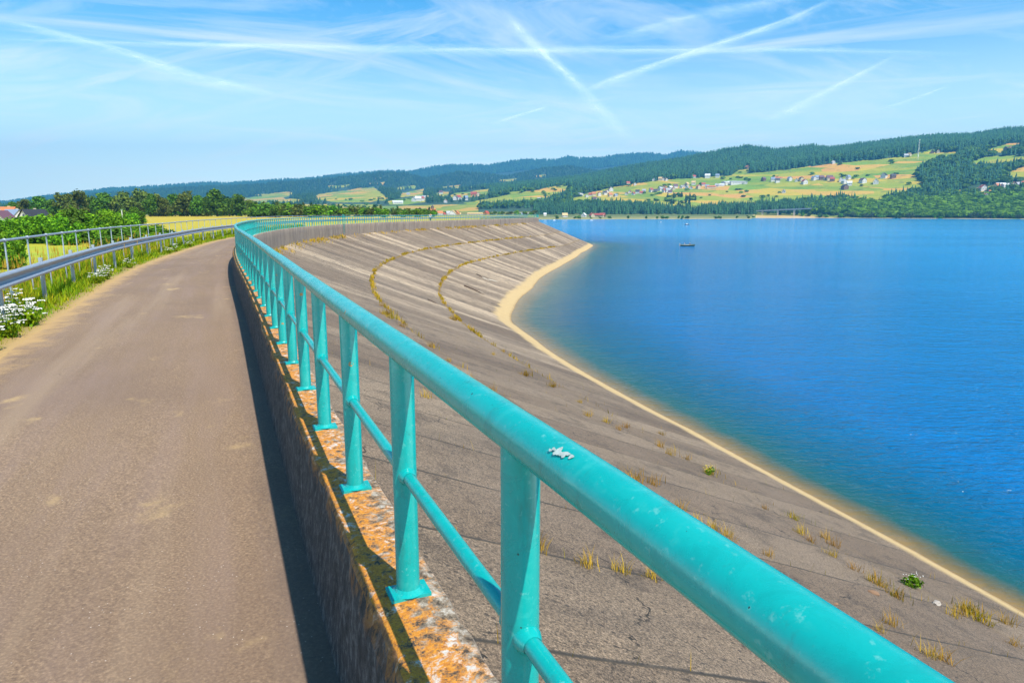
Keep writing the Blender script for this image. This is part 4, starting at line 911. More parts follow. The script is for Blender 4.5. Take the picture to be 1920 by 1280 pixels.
# house with a tower, past the dam
p = at_range(809, 402, 950); p[2] = CAMZ - 2.1
t = thing('tower_house', 'orange house with a dark square tower behind the far dam railing', 'house', p, .3)
MB().box((0, 0, 2), (11, 8, 7)).build('wall', WC['orange'], t)
b = MB(); b.add([(-6, -4.6, 5.5), (6, -4.6, 5.5), (6, 4.6, 5.5), (-6, 4.6, 5.5), (-6, 0, 8.6), (6, 0, 8.6)], [(0, 1, 5, 4), (2, 3, 4, 5), (0, 4, 3), (1, 2, 5), (3, 2, 1, 0)]); rf = b.build('roof', RC['orange'], t)
b = MB(); b.box((1.5, 0, 7), (3.6, 3.6, 7)); b.build('tower', WC['brown'], t)
b = MB(); b.add([(-.7, -2.2, 10.5), (3.7, -2.2, 10.5), (3.7, 2.2, 10.5), (-.7, 2.2, 10.5), (1.5, 0, 13.3)], [(0, 1, 4), (1, 2, 4), (2, 3, 4), (3, 0, 4), (3, 2, 1, 0)]); b.build('tower_roof', RC['dark'], t)
b = MB(); [b.box((xx, -4.03, 3), (1.2, .1, 1.4)) for xx in (-4, -2, 1, 3.6)]; b.build('window', M_PANE, t)
# three houses left of the meadow thicket
def nearhouse(x, ybase, dist, wc, rc, rz, label, sc=1., sh='t'):
    p = at_range(x, 404, dist); p[2] = CAMZ - 5.6; t = thing('house', label, 'house', p, rz); t.scale = (sc,) * 3; ms = house_meshes(wc, rc, sh)
    ob = [link(nm, m, t) for nm, m in zip(('wall', 'roof'), ms)]; link('chimney', ms[2], ob[1]); return t
nearhouse(3, 0, 245, 'white', 'purple', 1.75, 'white gabled house with maroon roof at the picture edge beyond the bushes', .58)
nearhouse(24, 0, 275, 'white', 'blue', -.45, 'house with big blue-grey roof beyond the bushes', .62)
nearhouse(64, 0, 262, 'white', 'black', 1.25, 'white gabled house with black roof beyond the bushes', .62)
nearhouse(9, 0, 320, 'cream', 'orange', .0, 'cream house with orange roof behind the blue-grey roofed house', .72)
for i, (x, yt, d_) in enumerate([(159, 397, 165), (228, 394, 190), (116, 399, 175)]):
    p = at_range(x, yt, d_); z0 = CAMZ - plain_d(d_) - .2; t = thing('marker_post', f"slim white post rising from the bushes, {ordn[i] if i < 2 else 'shortest'} of the three", 'post', (p[0], p[1], z0), 0, 'white posts in the meadow')
    MB().tube([(0, 0, 0), (0, 0, p[2] - z0)], .09, 8).build('pole', WC['white'], t); MB().box((0, 0, p[2] - z0), (.34, .2, .16)).build('cap', M_STEEL, t)

# ------------------------------------------------------------------ bridge and mast
def rb(x, y, d_): return at_range(x, y, d_)
A_, B_ = rb(1376, 397.3, 2010), rb(1522, 390.8, 1975); t = thing('bridge', 'long grey road bridge on pale piers at the head of the lake', 'bridge', A_)
L_ = np.linspace(0, 1, 12)[:, None]; pth = (B_ - A_) * L_; dv_ = (B_ - A_) / np.linalg.norm(B_ - A_); nv_ = np.array([-dv_[1], dv_[0], 0])
def ribbon(z0, z1, o0, o1):
    V = np.concatenate([pth + nv_ * o0 + (0, 0, z0), pth + nv_ * o1 + (0, 0, z0), pth + nv_ * o1 + (0, 0, z1), pth + nv_ * o0 + (0, 0, z1)]); n = len(pth); Fc = []
    for i in range(n - 1):
        for q in range(4): a, b = q * n, ((q + 1) % 4) * n; Fc.append((a + i, a + i + 1, b + i + 1, b + i))
    return MB().add(V, Fc)
M_BR = flat('bridge_concrete', (.36, .38, .40)); M_PIER = flat('pier_concrete', (.62, .52, .40))
ribbon(-1.6, .3, -5, 5).build('deck', M_BR, t); ribbon(.32, 1.4, -5.3, -5.05).build('parapet', M_BR, t); ribbon(.32, 1.4, 5.05, 5.3).build('parapet', M_BR, t)
for x in (1432, 1461, 1491):
    f_ = (x - 1376) / (1522 - 1376); p = (B_ - A_) * f_; b = MB(); zb = -(A_[2] + p[2]) - 2
    b.box(p + (0, 0, (zb - 1.62) / 2), (3.4, 7, -zb - 1.62), math.atan2(dv_[1], dv_[0])); b.box(p + (0, 0, -2.2), (4.6, 9, 1.1), math.atan2(dv_[1], dv_[0])); b.build('pier', M_PIER, t)
p, r_ = land_hit(1697, 300); h_ = 31 * math.hypot(*p[:2]) / F
t = thing('radio_mast', 'tall pale lattice mast rising from the hill meadow', 'mast', p)
for a in range(3):
    c_, s_ = math.cos(a * 2.094), math.sin(a * 2.094); MB().tube([(3 * c_, 3 * s_, -2), (.8 * c_, .8 * s_, h_)], .2, 5).build('leg', WC['white'], t)
b = MB(); b2 = MB()
for i in range(13):
    z0, z1 = h_ * i / 13, h_ * (i + 1) / 13
    for a in range(3):
        r0, r1 = 3 - 2.2 * i / 13, 3 - 2.2 * (i + 1) / 13; a0, a1 = a * 2.094, (a + 1) * 2.094
        (b if i % 4 < 2 else b2).tube([(r0 * math.cos(a0), r0 * math.sin(a0), z0), (r1 * math.cos(a1), r1 * math.sin(a1), z1)], .16, 4)
b.build('brace', WC['white'], t); b2.build('brace', M_STEEL, t)
b = MB(); [b.tube([(1.6 * math.cos(a), 1.6 * math.sin(a), h_ * .80), (1.6 * math.cos(a), 1.6 * math.sin(a), h_ * .80 + 3.4)], .55, 8) for a in (.3, 2.4, 4.5)]; [b.tube([(1.4 * math.cos(a), 1.4 * math.sin(a), h_ * .93), (1.4 * math.cos(a), 1.4 * math.sin(a), h_ * .93 + 3)], .5, 8) for a in (1.3, 3.4, 5.5)]
b.build('antenna', WC['white'], t)

# ------------------------------------------------------------------ people
def skin(name, J, E, mat, parent, sub=2):
    keys = list(J); me = bpy.data.meshes.new(name); me.from_pydata([J[k][0] for k in keys], [(keys.index(a), keys.index(b)) for a, b in E], []); me.update()
    o = link(name, me, parent); me.materials.append(mat); md_ = o.modifiers.new('skin', 'SKIN')
    if not me.skin_vertices: me.skin_vertices  # created with the modifier
    sv = me.skin_vertices[0].data
    for i, k in enumerate(keys):
        r = J[k][1]; sv[i].radius = (r, r) if not isinstance(r, tuple) else r; sv[i].use_root = (i == 0)
    s_ = o.modifiers.new('sub', 'SUBSURF'); s_.levels = s_.render_levels = sub; return o
M_SKIN = flat('skin', (.52, .28, .18)); M_WSHIRT = flat('white_cotton', (.82, .82, .82)); M_JEAN = flat('blue_denim', (.045, .075, .17)); M_HAIR = flat('brown_hair', (.06, .035, .02)); M_DKSH = flat('dark_jacket', (.03, .04, .06)); M_SHOE = flat('dark_shoe', (.03, .03, .03)); M_LBSH = flat('pale_blue_shirt', (.55, .66, .75))
def person(label, loc, rz, pose, shirt, trousers, sc=1.):
    t = thing('person', label, 'person', loc, rz); t.scale = (sc,) * 3
    if pose == 'walk':
        J = {'pel': ((0, 0, .93), (.15, .11)), 'wai': ((0, .0, 1.10), (.145, .10)), 'che': ((0, .01, 1.33), (.17, .115)), 'nec': ((0, .02, 1.50), .06), 'hd': ((0, .04, 1.60), .082), 'top': ((0, .045, 1.70), .078),
             'hL': ((-.10, 0, .90), .09), 'kL': ((-.10, .14, .50), .062), 'aL': ((-.10, .12, .09), .042), 'tL': ((-.10, .27, .04), .035), 'hR': ((.10, 0, .90), .09), 'kR': ((.10, .0, .49), .062), 'aR': ((.10, -.28, .15), .042), 'tR': ((.10, -.18, .05), .035),
             'sL': ((-.20, .01, 1.42), .06), 'eL': ((-.25, -.08, 1.15), .043), 'wL': ((-.24, -.05, .90), .03), 'sR': ((.20, .01, 1.42), .06), 'eR': ((.25, .06, 1.15), .043), 'wR': ((.24, .18, .93), .03)}
    else:
        J = {'pel': ((0, 0, .12), (.16, .12)), 'wai': ((0, .0, .30), (.145, .11)), 'che': ((0, .04, .52), (.17, .12)), 'nec': ((0, .06, .68), .06), 'hd': ((0, .09, .78), .082), 'top': ((0, .09, .88), .078),
             'hL': ((-.10, .03, .11), .09), 'kL': ((-.12, .44, .20), .065), 'aL': ((-.12, .46, -.22), .045), 'tL': ((-.12, .60, -.27), .035), 'hR': ((.10, .03, .11), .09), 'kR': ((.12, .44, .20), .065), 'aR': ((.12, .46, -.22), .045), 'tR': ((.12, .60, -.27), .035),
             'sL': ((-.20, .04, .60), .06), 'eL': ((-.27, .16, .38), .043), 'wL': ((-.16, .36, .36), .03), 'sR': ((.20, .04, .60), .06), 'eR': ((.27, .16, .38), .043), 'wR': ((.16, .36, .36), .03)}
    for s_ in 'LR':
        w_ = np.array(J['w' + s_][0]); e_ = np.array(J['e' + s_][0]); d_ = (w_ - e_) / np.linalg.norm(w_ - e_); J['p' + s_] = (tuple(w_ + d_ * .07), (.042, .018))
        for k in range(5): J[f'f{k}{s_}'] = (tuple(w_ + d_ * (.16 if k < 4 else .10) + np.array([.0, (k - 1.5) * .018 if k < 4 else .05, 0])), .009)
    J['nose'] = ((J['hd'][0][0], J['hd'][0][1] + .10, J['hd'][0][2] + .01), .014)
    E = [('pel', 'wai'), ('wai', 'che'), ('che', 'nec'), ('nec', 'hd'), ('hd', 'top'), ('hd', 'nose')]
    for s_ in 'LR': E += [('pel', 'h' + s_), ('h' + s_, 'k' + s_), ('k' + s_, 'a' + s_), ('a' + s_, 't' + s_), ('che', 's' + s_), ('s' + s_, 'e' + s_), ('e' + s_, 'w' + s_), ('w' + s_, 'p' + s_)] + [('p' + s_, f'f{k}{s_}') for k in range(5)]
    skin('body', J, E, M_SKIN, t)
    def fat(k, f): p_, r = J[k]; return (p_, tuple(q * f for q in r) if isinstance(r, tuple) else r * f)
    S_ = {k: fat(k, 1.16) for k in ('wai', 'che', 'sL', 'eL', 'sR', 'eR', 'pel')}; S_ = {'pel': S_.pop('pel'), **S_}
    skin('shirt', S_, [('pel', 'wai'), ('wai', 'che'), ('che', 'sL'), ('che', 'sR'), ('sL', 'eL'), ('sR', 'eR')], shirt, t)
    T_ = {k: fat(k, 1.2) for k in ('pel', 'hL', 'kL', 'aL', 'hR', 'kR', 'aR')}
    skin('trousers', T_, [('pel', 'hL'), ('hL', 'kL'), ('kL', 'aL'), ('pel', 'hR'), ('hR', 'kR'), ('kR', 'aR')], trousers, t)
    for s_ in 'LR': a_ = np.array(J['a' + s_][0]); skin('shoe', {'a': (tuple(a_ + (0, -.02, -.02)), .055), 'b': (tuple(np.array(J['t' + s_][0])), .048)}, [('a', 'b')], M_SHOE, t)
    h_ = np.array(J['top'][0]); skin('hair', {'a': (tuple(h_ + (0, -.01, .03)), .085), 'b': (tuple(h_ + (0, -.05, -.08)), .07)}, [('a', 'b')], M_HAIR, t); return t
sp = min(np.arange(100, 240, .25), key=lambda s: abs(960 + F * cpt(s, 2.)[0] / cpt(s, 2.)[1] - 798) + (0 if s > 120 else 99))
person('person in white shirt and blue jeans walking on the far dam path', (*cpt(sp, .6), float(zpath(sp)) - .03), cang(sp) - math.pi / 2 + .15, 'walk', M_WSHIRT, M_JEAN, 1.14)

# ------------------------------------------------------------------ boats
def hull(L_, B__, D_):
    V = []; n = 13; st_ = []
    for i in range(n):
        u = i / (n - 1); w_ = B__ / 2 * (1 - max(0, (u - .45) / .55) ** 2.2) * (.86 + .14 * min(1, u * 4)); sheer = D_ * (1 + .28 * max(0, (u - .5) / .5) ** 2); keel = -.16 + .30 * max(0, (u - .72) / .28) ** 2
        x = L_ * (u - .5); st_.append([(x, -w_, sheer), (x, -w_ * .82, .08 + .5 * max(0, keel)), (x, 0, keel), (x, w_ * .82, .08 + .5 * max(0, keel)), (x, w_, sheer), (x, w_ - .07, sheer), (x, (w_ - .1) * .8, .16 + max(0, keel) * .5), (x, -(w_ - .1) * .8, .16 + max(0, keel) * .5), (x, -w_ + .07, sheer)])
    V = [p for s in st_ for p in s]; m_ = 9; Fc = []
    for i in range(n - 1):
        for j in range(m_): a = i * m_ + j; b = i * m_ + (j + 1) % m_; Fc.append((a, a + m_, b + m_, b))
    Fc.append(tuple(range(m_))[::-1]); Fc.append(tuple((n - 1) * m_ + j for j in range(m_))); return MB().add(V, Fc)
M_GREEN = flat('green_hull', (.012, .05, .025), .4); M_WHULL = flat('white_hull', (.8, .8, .8), .35); M_DHULL = flat('dark_hull', (.03, .04, .06), .4); M_WOOD = flat('bench_wood', (.42, .28, .14)); M_MOTOR = flat('outboard_grey', (.35, .37, .4), .4)
p = at_level(1289, 461.5, 12); t = thing('rowing_boat', 'dark green fishing boat with two people out on the lake', 'boat', (p[0], p[1], 0), .06)
hull(5.7, 1.75, .55).build('hull', M_GREEN, t, True)
for x in (-1.3, .9): MB().box((x, 0, .42), (.3, 1.35, .05)).build('seat', M_WOOD, t)
MB().box((-2.95, 0, .35), (.32, .34, .75)).box((-2.95, 0, .85), (.42, .4, .36)).build('outboard_motor', M_MOTOR, t)
MB().tube([(-.4, -.7, .56), (1.6, -.9, .62)], .025, 6).build('oar', M_WOOD, t)
person('person in pale shirt sitting near the stern of the green boat', (p[0] - 1.25, p[1] - .08, .42), -math.pi / 2 + .05, 'sit', M_LBSH, M_JEAN, 1.05)
person('person in dark jacket with pale cap sitting toward the bow of the green boat', (p[0] + .95, p[1] + .05, .42), math.pi / 2 + .1, 'sit', M_DKSH, M_DKSH, 1.05)
def small_boat(x, y, L_, label, rz=.1, dark=False):
    p = at_level(x, y, 12); t = thing('motor_boat', label, 'boat', (p[0], p[1], 0), rz); k = L_ / 5
    hull(L_, L_ * .34, .8 * k).build('hull', M_DHULL if dark else M_WHULL, t, True)
    b = MB(); b.add(np.array([(-.9, -.7, .75), (1.1, -.6, .75), (1.1, .6, .75), (-.9, .7, .75), (-.9, -.6, 1.7), (.3, -.5, 1.7), (.3, .5, 1.7), (-.9, .6, 1.7)]) * k, [(3, 2, 1, 0), (4, 5, 6, 7), (0, 1, 5, 4), (1, 2, 6, 5), (2, 3, 7, 6), (3, 0, 4, 7)]); b.build('cabin', M_WHULL, t)
    MB().box((-2.4 * k, 0, .6 * k), (.4 * k, .4 * k, 1. * k)).build('outboard_motor', M_DHULL, t); return t
small_boat(1288, 421.6, 4.6, 'small boat with white cabin and dark hull farther out than the green boat', .15, True)
small_boat(1039, 413.6, 5, 'small white boat near the far shore just past the dam end', .4); small_boat(1109, 413.8, 5, 'small white boat near the far shore right of the dam end', -.3)
small_boat(1239, 416.8, 3.6, 'tiny white boat alone below the sandy shore', 1.2); small_boat(1309, 411.2, 4, 'tiny dark boat close under the sandy spit', .2, True)

# ------------------------------------------------------------------ ladder on the far wall
s0 = min(np.arange(90, 125, .1), key=lambda s: abs(960 + F * cpt(s, -.2)[0] / cpt(s, -.2)[1] - 649.5)); pl = cpt(s0, -.20); az = cang(s0)
t = thing('ladder', 'green steel ladder fixed to the lake side of the far parapet wall', 'ladder', (*pl, ZFOOT), az); hh = RH - ZFOOT + .25
for sx in (-.26, .26): MB().tube([(sx, 0, 0), (sx, 0, hh), (sx, .12, hh + .06)], .04, 8).build('side_rail', M_TEAL, t)
for z in np.arange(.3, hh, .32): MB().tube([(-.26, 0, z), (.26, 0, z)], .02, 6).build('rung', M_TEAL, t)

# ------------------------------------------------------------------ things on the slope
def slope_pt(x, y):
    r = ray(x, y); best = None
    for d in np.linspace(3.1, 12, 240):
        tt = d / -r[2]; q = np.array([r[0] * tt, r[1] * tt]); s, o = so_of([q]); e = abs((CAMZ - d) - float(slope_z(s[0], o[0])))
        if best is None or e < best[0]: best = (e, s[0], -o[0], q, d)
    return best[1], best[2], np.array([*best[3], float(slope_z(best[1], -best[2]))])
def blades(P, H, Wd, lean, q, N_=None):
    n = len(P); a = q.random(n) * 6.28; d = np.stack([np.cos(a), np.sin(a), 0 * a], 1); b_ = np.stack([-np.sin(a), np.cos(a), 0 * a], 1); l = (lean * q.random(n) * H)[:, None]
    w = (Wd / 2)[:, None]; up = np.array([0, 0, 1.])[None]
    V = np.stack([P - b_ * w, P + b_ * w, P + b_ * w * .7 + d * l * .35 + up * H[:, None] * .55, P - b_ * w * .7 + d * l * .35 + up * H[:, None] * .55, P + d * l + up * H[:, None]], 1).reshape(-1, 3)
    i = np.arange(n)[:, None] * 5; Fc = np.concatenate([i + [0, 1, 2], i + [0, 2, 3], i + [3, 2, 4]]); return V, Fc
def tuft_mesh(seed, n, rad, h, w, lean):
    q = np.random.default_rng(seed); P = np.stack([q.normal(size=n) * rad, q.normal(size=n) * rad, np.zeros(n) - .02], 1)
    V, Fc = blades(P, h * (.45 + .75 * q.random(n)), np.full(n, w), lean, q); t_ = np.repeat(np.clip(.5 + .3 * q.normal(size=n), 0, 1), 5); return V, Fc, t_
G6 = 'dry grass tufts rooted in the slab joints'
tp = []
for i in range(3):
    V, Fc, t_ = tuft_mesh(300 + i, 46, .08, .23, .010, 1.3); tp.append(npmesh('grass_tuft', V, Fc, M_DRY, {'tint': t_})); tag(tp[-1], 'dry straw-coloured grass tuft rooted in a joint of the concrete slope', 'grass tuft', G6)
gp = []
for i in range(2):
    V, Fc, t_ = tuft_mesh(320 + i, 80, .12, .24, .016, 1.2); gp.append(npmesh('grass_tuft', V, Fc, M_MIXT, {'tint': t_})); tag(gp[-1], 'yellow-green grass tuft rooted in a joint of the concrete slope', 'grass tuft', 'green grass tufts rooted in the slab joints')
dryp = [(1165, 805), (1180, 808), (1215, 830), (1228, 838), (1262, 850), (1285, 868), (1300, 872), (1010, 1020), (1008, 1028), (1425, 948), (1437, 955), (1490, 1000), (1550, 1012), (1560, 1018), (1605, 1040), (1200, 905), (1220, 912), (1190, 895), (1345, 1000), (1365, 1010), (1380, 1015), (1330, 985), (1440, 1035), (1445, 1040), (1655, 1105), (1700, 1090), (1760, 1105), (1800, 1150), (1785, 1155), (790, 745), (780, 752), (868, 780), (1665, 1170), (1645, 1190), (1690, 1200), (1100, 1060), (1225, 1085), (1160, 1080), (1890, 1190), (1905, 1205), (940, 665), (925, 660), (1050, 735), (1080, 755), (1105, 775), (1130, 790), (900, 640), (720, 585), (716, 575), (745, 607), (770, 625), (800, 655), (840, 680), (1880, 1170), (1850, 1160), (1740, 1225), (1310, 975), (1770, 1240), (1240, 925), (1280, 950), (885, 715), (915, 730), (1000, 780), (850, 700)]
q = random.Random(3); allowed = lambda e: True
for i, (x, y) in enumerate(dryp):
    if i % 4 == 2: continue
    x += q.uniform(-9, 9); y += q.uniform(-7, 7)
    s, o, P3 = slope_pt(x, y); src = tp[i % 3]; dist = np.linalg.norm(P3[:2]); k = q.uniform(.6, 1.15) * (1 if dist < 14 else 1.25)
    c = src.copy(); COL.objects.link(c); c.location = P3; c.rotation_euler = (0, 0, q.uniform(0, 6)); c.scale = (k, k, k * q.uniform(.8, 1.3))
for i, (x, y, k) in enumerate([(1330, 888, 1.1), (1487, 972, .9), (985, 704, 1.4), (1820, 1150, 1.3), (1838, 1165, 1.2), (1810, 1143, .9), (850, 600, 1.8), (725, 590, 2.0), (733, 597, 1.6), (1035, 725, 1.2), (1240, 815, .8)]):
    s, o, P3 = slope_pt(x, y); c = gp[i % 2].copy(); COL.objects.link(c); c.location = P3; c.rotation_euler = (0, 0, i); c.scale = (k, k, k)
for i, o in enumerate(tp + gp): s, oo, P3 = slope_pt(1520 + 40 * i, 1015 + 26 * i); o.location = P3
# a green herb with small white flowers, low on the slope
s, o, P3 = slope_pt(1710, 1100); t = thing('herb_plant', 'leafy green herb with tiny white flowers growing low on the concrete slope', 'plant', P3)
V, Fq, ti = crown([(0, 0, .12, .16), (.16, .05, .1, .12), (-.15, .02, .1, .13), (.05, .1, .2, .1)], 500, .032, 5); npmesh('foliage', V, Fq, M_BUSH, {'tint': ti}, parent=t)
M_PETAL = flat('white_petal', (.86, .85, .80), .6, 0, .05); M_YPET = flat('yellow_petal', (.80, .60, .05))
b = MB(); [b.tube([(x, y, z), (x, y, z + .008)], .012, 6) for x, y, z in [(random.uniform(-.2, .2), random.uniform(-.12, .12), random.uniform(.26, .40)) for _ in range(14)]]; b.build('blossoms', M_PETAL, t)
s, o, P3 = slope_pt(1328, 890); t = thing('flower_plant', 'small plant with yellow flowers beside the pale silt strip', 'plant', P3)
V, Fq, ti = crown([(0, 0, .12, .12), (.1, 0, .2, .1)], 160, .03, 6); npmesh('foliage', V, Fq, M_BUSH, {'tint': ti}, parent=t)
b = MB(); [b.tube([(x, y, z), (x, y, z + .01)], .018, 6) for x, y, z in [(random.uniform(-.16, .18), random.uniform(-.1, .1), random.uniform(.2, .38)) for _ in range(22)]]; b.build('blossoms', M_YPET, t)
def stone(x, y, sz, mat, label, rz):
    s, o, P3 = slope_pt(x, y); q = np.random.default_rng(int(x)); import bmesh as bmm
    b = bmm.new(); bmm.ops.create_icosphere(b, subdivisions=2, radius=1)
    for v in b.verts: v.co = Vector((v.co.x * sz[0], v.co.y * sz[1], v.co.z * sz[2])) * (1 + .16 * q.normal())
    me = bpy.data.meshes.new('stone'); b.to_mesh(me); b.free(); me.materials.append(mat); ob = link('stone', me, None, P3 + (0, 0, sz[2] * .5)); ob.rotation_euler = (.2, .1, rz); tag(ob, label, 'stone', 'stones on the slope'); return ob
M_PST = flat('pale_stone', (.40, .35, .30), .9); M_BST = flat('brown_stone', (.26, .15, .085), .9)
stone(1756, 1133, (.13, .075, .06), M_PST, 'pale flat stone lying low on the slope near the silt strip', .5); stone(1637, 1112, (.12, .06, .045), M_BST, 'brown flat stone lying on the slope', -.4); stone(1568, 1108 + 25, (.05, .03, .02), M_BST, 'tiny brown stone lying on the slope up from the flat stones', .2)
def drift(x, y, L_, r, rz, mat, label, nbr=3, kind='driftwood_branch'):
    s, o, P3 = slope_pt(x, y); t = thing(kind, label, 'driftwood', P3 + (0, 0, r), rz, 'driftwood on the slope'); zs = -np.sin(rz - cang(s)) * 0
    dirv = cpt(s + 0., -o - 1) - cpt(s + 0., -o); tl = np.array([math.cos(rz), math.sin(rz)]); drop = -(tl @ dirv) * ZFOOT / water_off(s)
    pts = [(L_ * (u - .5), .05 * L_ * math.sin(u * 5), drop * L_ * (u - .5) + .02) for u in np.linspace(0, 1, 7)]; MB().tube(pts, [r, r * 1.1, r, r * .9, r * .7, r * .5, r * .25], 7).build('stem', mat, t, True)
    for k in range(nbr): u = .3 + .2 * k; MB().tube([(L_ * (u - .5), 0, drop * L_ * (u - .5) + .03), (L_ * (u - .35), (.16 if k % 2 else -.14) * L_, drop * L_ * (u - .35) + .16 * L_ * .4)], [r * .55, r * .15], 5).build('twig', mat, t)
M_DW = flat('grey_driftwood', (.16, .11, .08), .9); M_PW = flat('bleached_driftwood', (.78, .70, .58), .9)
drift(890, 545, 3.4, .10, -.55, M_DW, 'long dark driftwood branch lying above the silt strip'); drift(925, 527, 1.6, .06, .5, M_PW, 'bleached forked driftwood branch lying on the slope'); drift(900, 518, 1.8, .07, -.9, M_DW, 'dark twiggy driftwood heaped by the grassy joint', 4); drift(911, 524, 1.2, .06, -.5, M_PW, 'bleached driftwood stick between two branches', 1)
drift(812, 567, 1.3, .05, -.6, M_DW, 'dark driftwood stick lying between the two grassy joints', 2)

# grass that fills the long joints and the foot of the far wall
q = np.random.default_rng(9); parts = []
for jo, n, s0, s1 in ((8.55, 7500, 38, 222), (15.6, 9000, 28, 218)):
    u = q.random(n); s = s0 + (s1 - s0) * u; k = fbm(s * .55, s * 0 + jo, 3, 4); keep = (q.random(n) < np.clip((k - .42) * 5, .04, .8)) & (q.random(n) < np.interp(s, [28, 45, 65, 300], [.06, .16, 1, 1])); s = s[keep]
    parts.append((s, jo + q.normal(size=len(s)) * .10 + .5 * (fbm(s * .8, s * 0, 3, 77) - .45), .34))
n = 3600; s = 58 + 190 * q.random(n) ** 1.4; k = fbm(s * .5, s * 0 + 3, 3, 14); s = s[(k > .50) | (q.random(n) < .05)]; parts.append((s, .25 + np.abs(q.normal(size=len(s))) * .5, .40))
s = np.concatenate([p[0] for p in parts]); o = np.concatenate([p[1] for p in parts]); hh_ = np.concatenate([np.full(len(p[0]), p[2]) for p in parts])
PP = np.column_stack([cpt(s, -o), slope_z(s, -o) - .02]); V, Fc = blades(PP, hh_ * (.4 + .8 * q.random(len(s))), np.interp(s, [28, 60, 200], [.015, .05, .12]) * (.7 + .6 * q.random(len(s))), .9, q)
o_ = npmesh('joint_grass', V, Fc, M_MIXT, {'tint': np.repeat(np.clip(.72 + .25 * q.normal(size=len(s)), 0, 1), 5)}, kind='stuff'); o_['label'] = 'golden grass growing in the long joints of the slope'
# sparse stalks close to the near wall and over the slabs
s = np.concatenate([q.uniform(6, 45, 420), q.uniform(12, 60, 500)]); o = np.concatenate([.22 + np.abs(q.normal(size=420)) * .25, q.uniform(1, 20, 500)]); sn = np.round(s / 2.45 - .0) * 2.45
s[420:] = (np.floor(s[420:] / 2.45) + .0) * 2.45 + q.normal(size=500) * .03
PP = np.column_stack([cpt(s, -o), slope_z(s, -o) - .02]); V, Fc = blades(PP, np.r_[q.uniform(.2, .75, 420), q.uniform(.05, .28, 500)], np.full(len(s), .009), .5, q)
o_ = npmesh('slope_stalks', V, Fc, M_MIXT, {'tint': np.repeat(q.random(len(s)), 5)}, kind='stuff'); o_['label'] = 'thin yellow grass stalks at the wall foot and in the slab seams'

# ------------------------------------------------------------------ verge grass and wild flowers
n = 120000; s = 19 + 95 * q.random(n) ** 1.6; e = q.random(n) ** .85 * 3.4 + .12 + .25 * (fbm(s * .9, s * 0, 3, 4) - .45) + .22 * (fbm(s * 3, s * 0, 3, 14) - .3); pn = fbm(s * .8, e * 1.2, 4, 8); ed = np.clip((e - .1) / .5, .12, 1)
keep = (q.random(n) < np.clip((pn - .26) * 4, .18, 1)) & (q.random(n) < .35 + .65 * ed); s, e, pn, ed = s[keep], e[keep], pn[keep], ed[keep]; n = len(s); o = pathw(s) + e
h = (.06 + .26 * pn * ed) * (.5 + 1. * q.random(n)) * np.interp(e, [0, .7, 1.2, 3.5], [.45, 1.1, 1.9, 2.1]); PP = np.column_stack([cpt(s, o), vz(s, o) - .02])
V, Fc = blades(PP, h, np.interp(s, [19, 40, 110], [.014, .03, .07]) * (.7 + .6 * q.random(n)), .9, q)
tn = np.clip(.18 + .9 * (fbm(s * .5, e * .8, 3, 23) - .25) + .22 * q.normal(size=n) + .10 * (e > 1.), 0, 1)
o_ = npmesh('verge_grass', V, Fc, M_GRASS, {'tint': np.repeat(tn, 5)}, kind='stuff'); o_['label'] = 'mixed green and yellow grass along the path edge'
n = 1500; s = 19 + 40 * q.random(n) ** 1.5; e = q.uniform(.7, 3.2, n); o = pathw(s) + e; PP = np.column_stack([cpt(s, o), vz(s, o)]); H_ = q.uniform(.45, 1.25, n)
V1, F1 = blades(PP, H_, np.full(n, .008), .28, q); tipz = V1.reshape(n, 5, 3)[:, 4]
V2, F2 = blades(tipz - (0, 0, .16), np.full(n, .2), np.full(n, .026), .15, q)
o_ = npmesh('tall_grass', np.concatenate([V1, V2]), np.concatenate([F1, F2 + len(V1)]), M_DRY, {'tint': np.repeat(np.r_[q.random(n) * .6, q.random(n)], 5)}, kind='stuff'); o_['label'] = 'tall dry grass stalks with seed heads along the guardrail'
G7 = 'white-flowering plants along the path edge'
fp = []
for i in range(3):
    t = thing('flowering_plant', 'white-flowering wild plant in the grass beside the path', 'plant', (0, 0, -60), 0, G7); q2 = random.Random(60 + i); st_ = MB(); fl = MB()
    for k in range(15):
        x, y = q2.gauss(0, .17), q2.gauss(0, .17); z = q2.uniform(.26, .58); st_.tube([(x * .3, y * .3, -.05), (x * .8, y * .8, z * .6), (x, y, z)], [.006, .005, .004], 4, False)
        for m_ in range(q2.randint(5, 9)):
            fx, fy = x + q2.gauss(0, .03), y + q2.gauss(0, .03); r = q2.uniform(.009, .017); fl.tube([(fx, fy, z + q2.uniform(-.012, .012)), (fx + .002, fy, z + .014)], [r, r * .8], 6)
    V, Fq, ti = crown([(0, 0, .1, .17), (.1, .05, .22, .14), (-.1, 0, .2, .14)], 260, .035, 400 + i); npmesh('leaves', V, Fq, M_GRASS, {'tint': ti * .45}, parent=t)
    st_.build('stem', M_BUSH, t); fl.build('blossoms', M_PETAL, t); fp.append(t)
fl_px = [(8, 652), (26, 636), (66, 630), (22, 612), (52, 612), (6, 600), (40, 596), (62, 606), (16, 578), (4, 560), (-8, 620), (14, 546), (30, 560), (180, 532), (192, 528), (205, 522), (334, 475), (342, 471), (262, 502), (376, 463)]
for i, (x, y) in enumerate(fl_px):
    P3 = at_level(x, y, 2.2); s, o = so_of([P3[:2]]); s, o = float(s[0]), max(float(o[0]), float(pathw(s[0])) + .35); pp = cpt(s, o); k = random.uniform(.75, 1.1) if x < 100 else random.uniform(.6, .85)
    src = fp[i % 3]; dup(src, (*pp, float(vz(np.array(s), np.array(o)))), random.uniform(0, 6), k, None, G7)
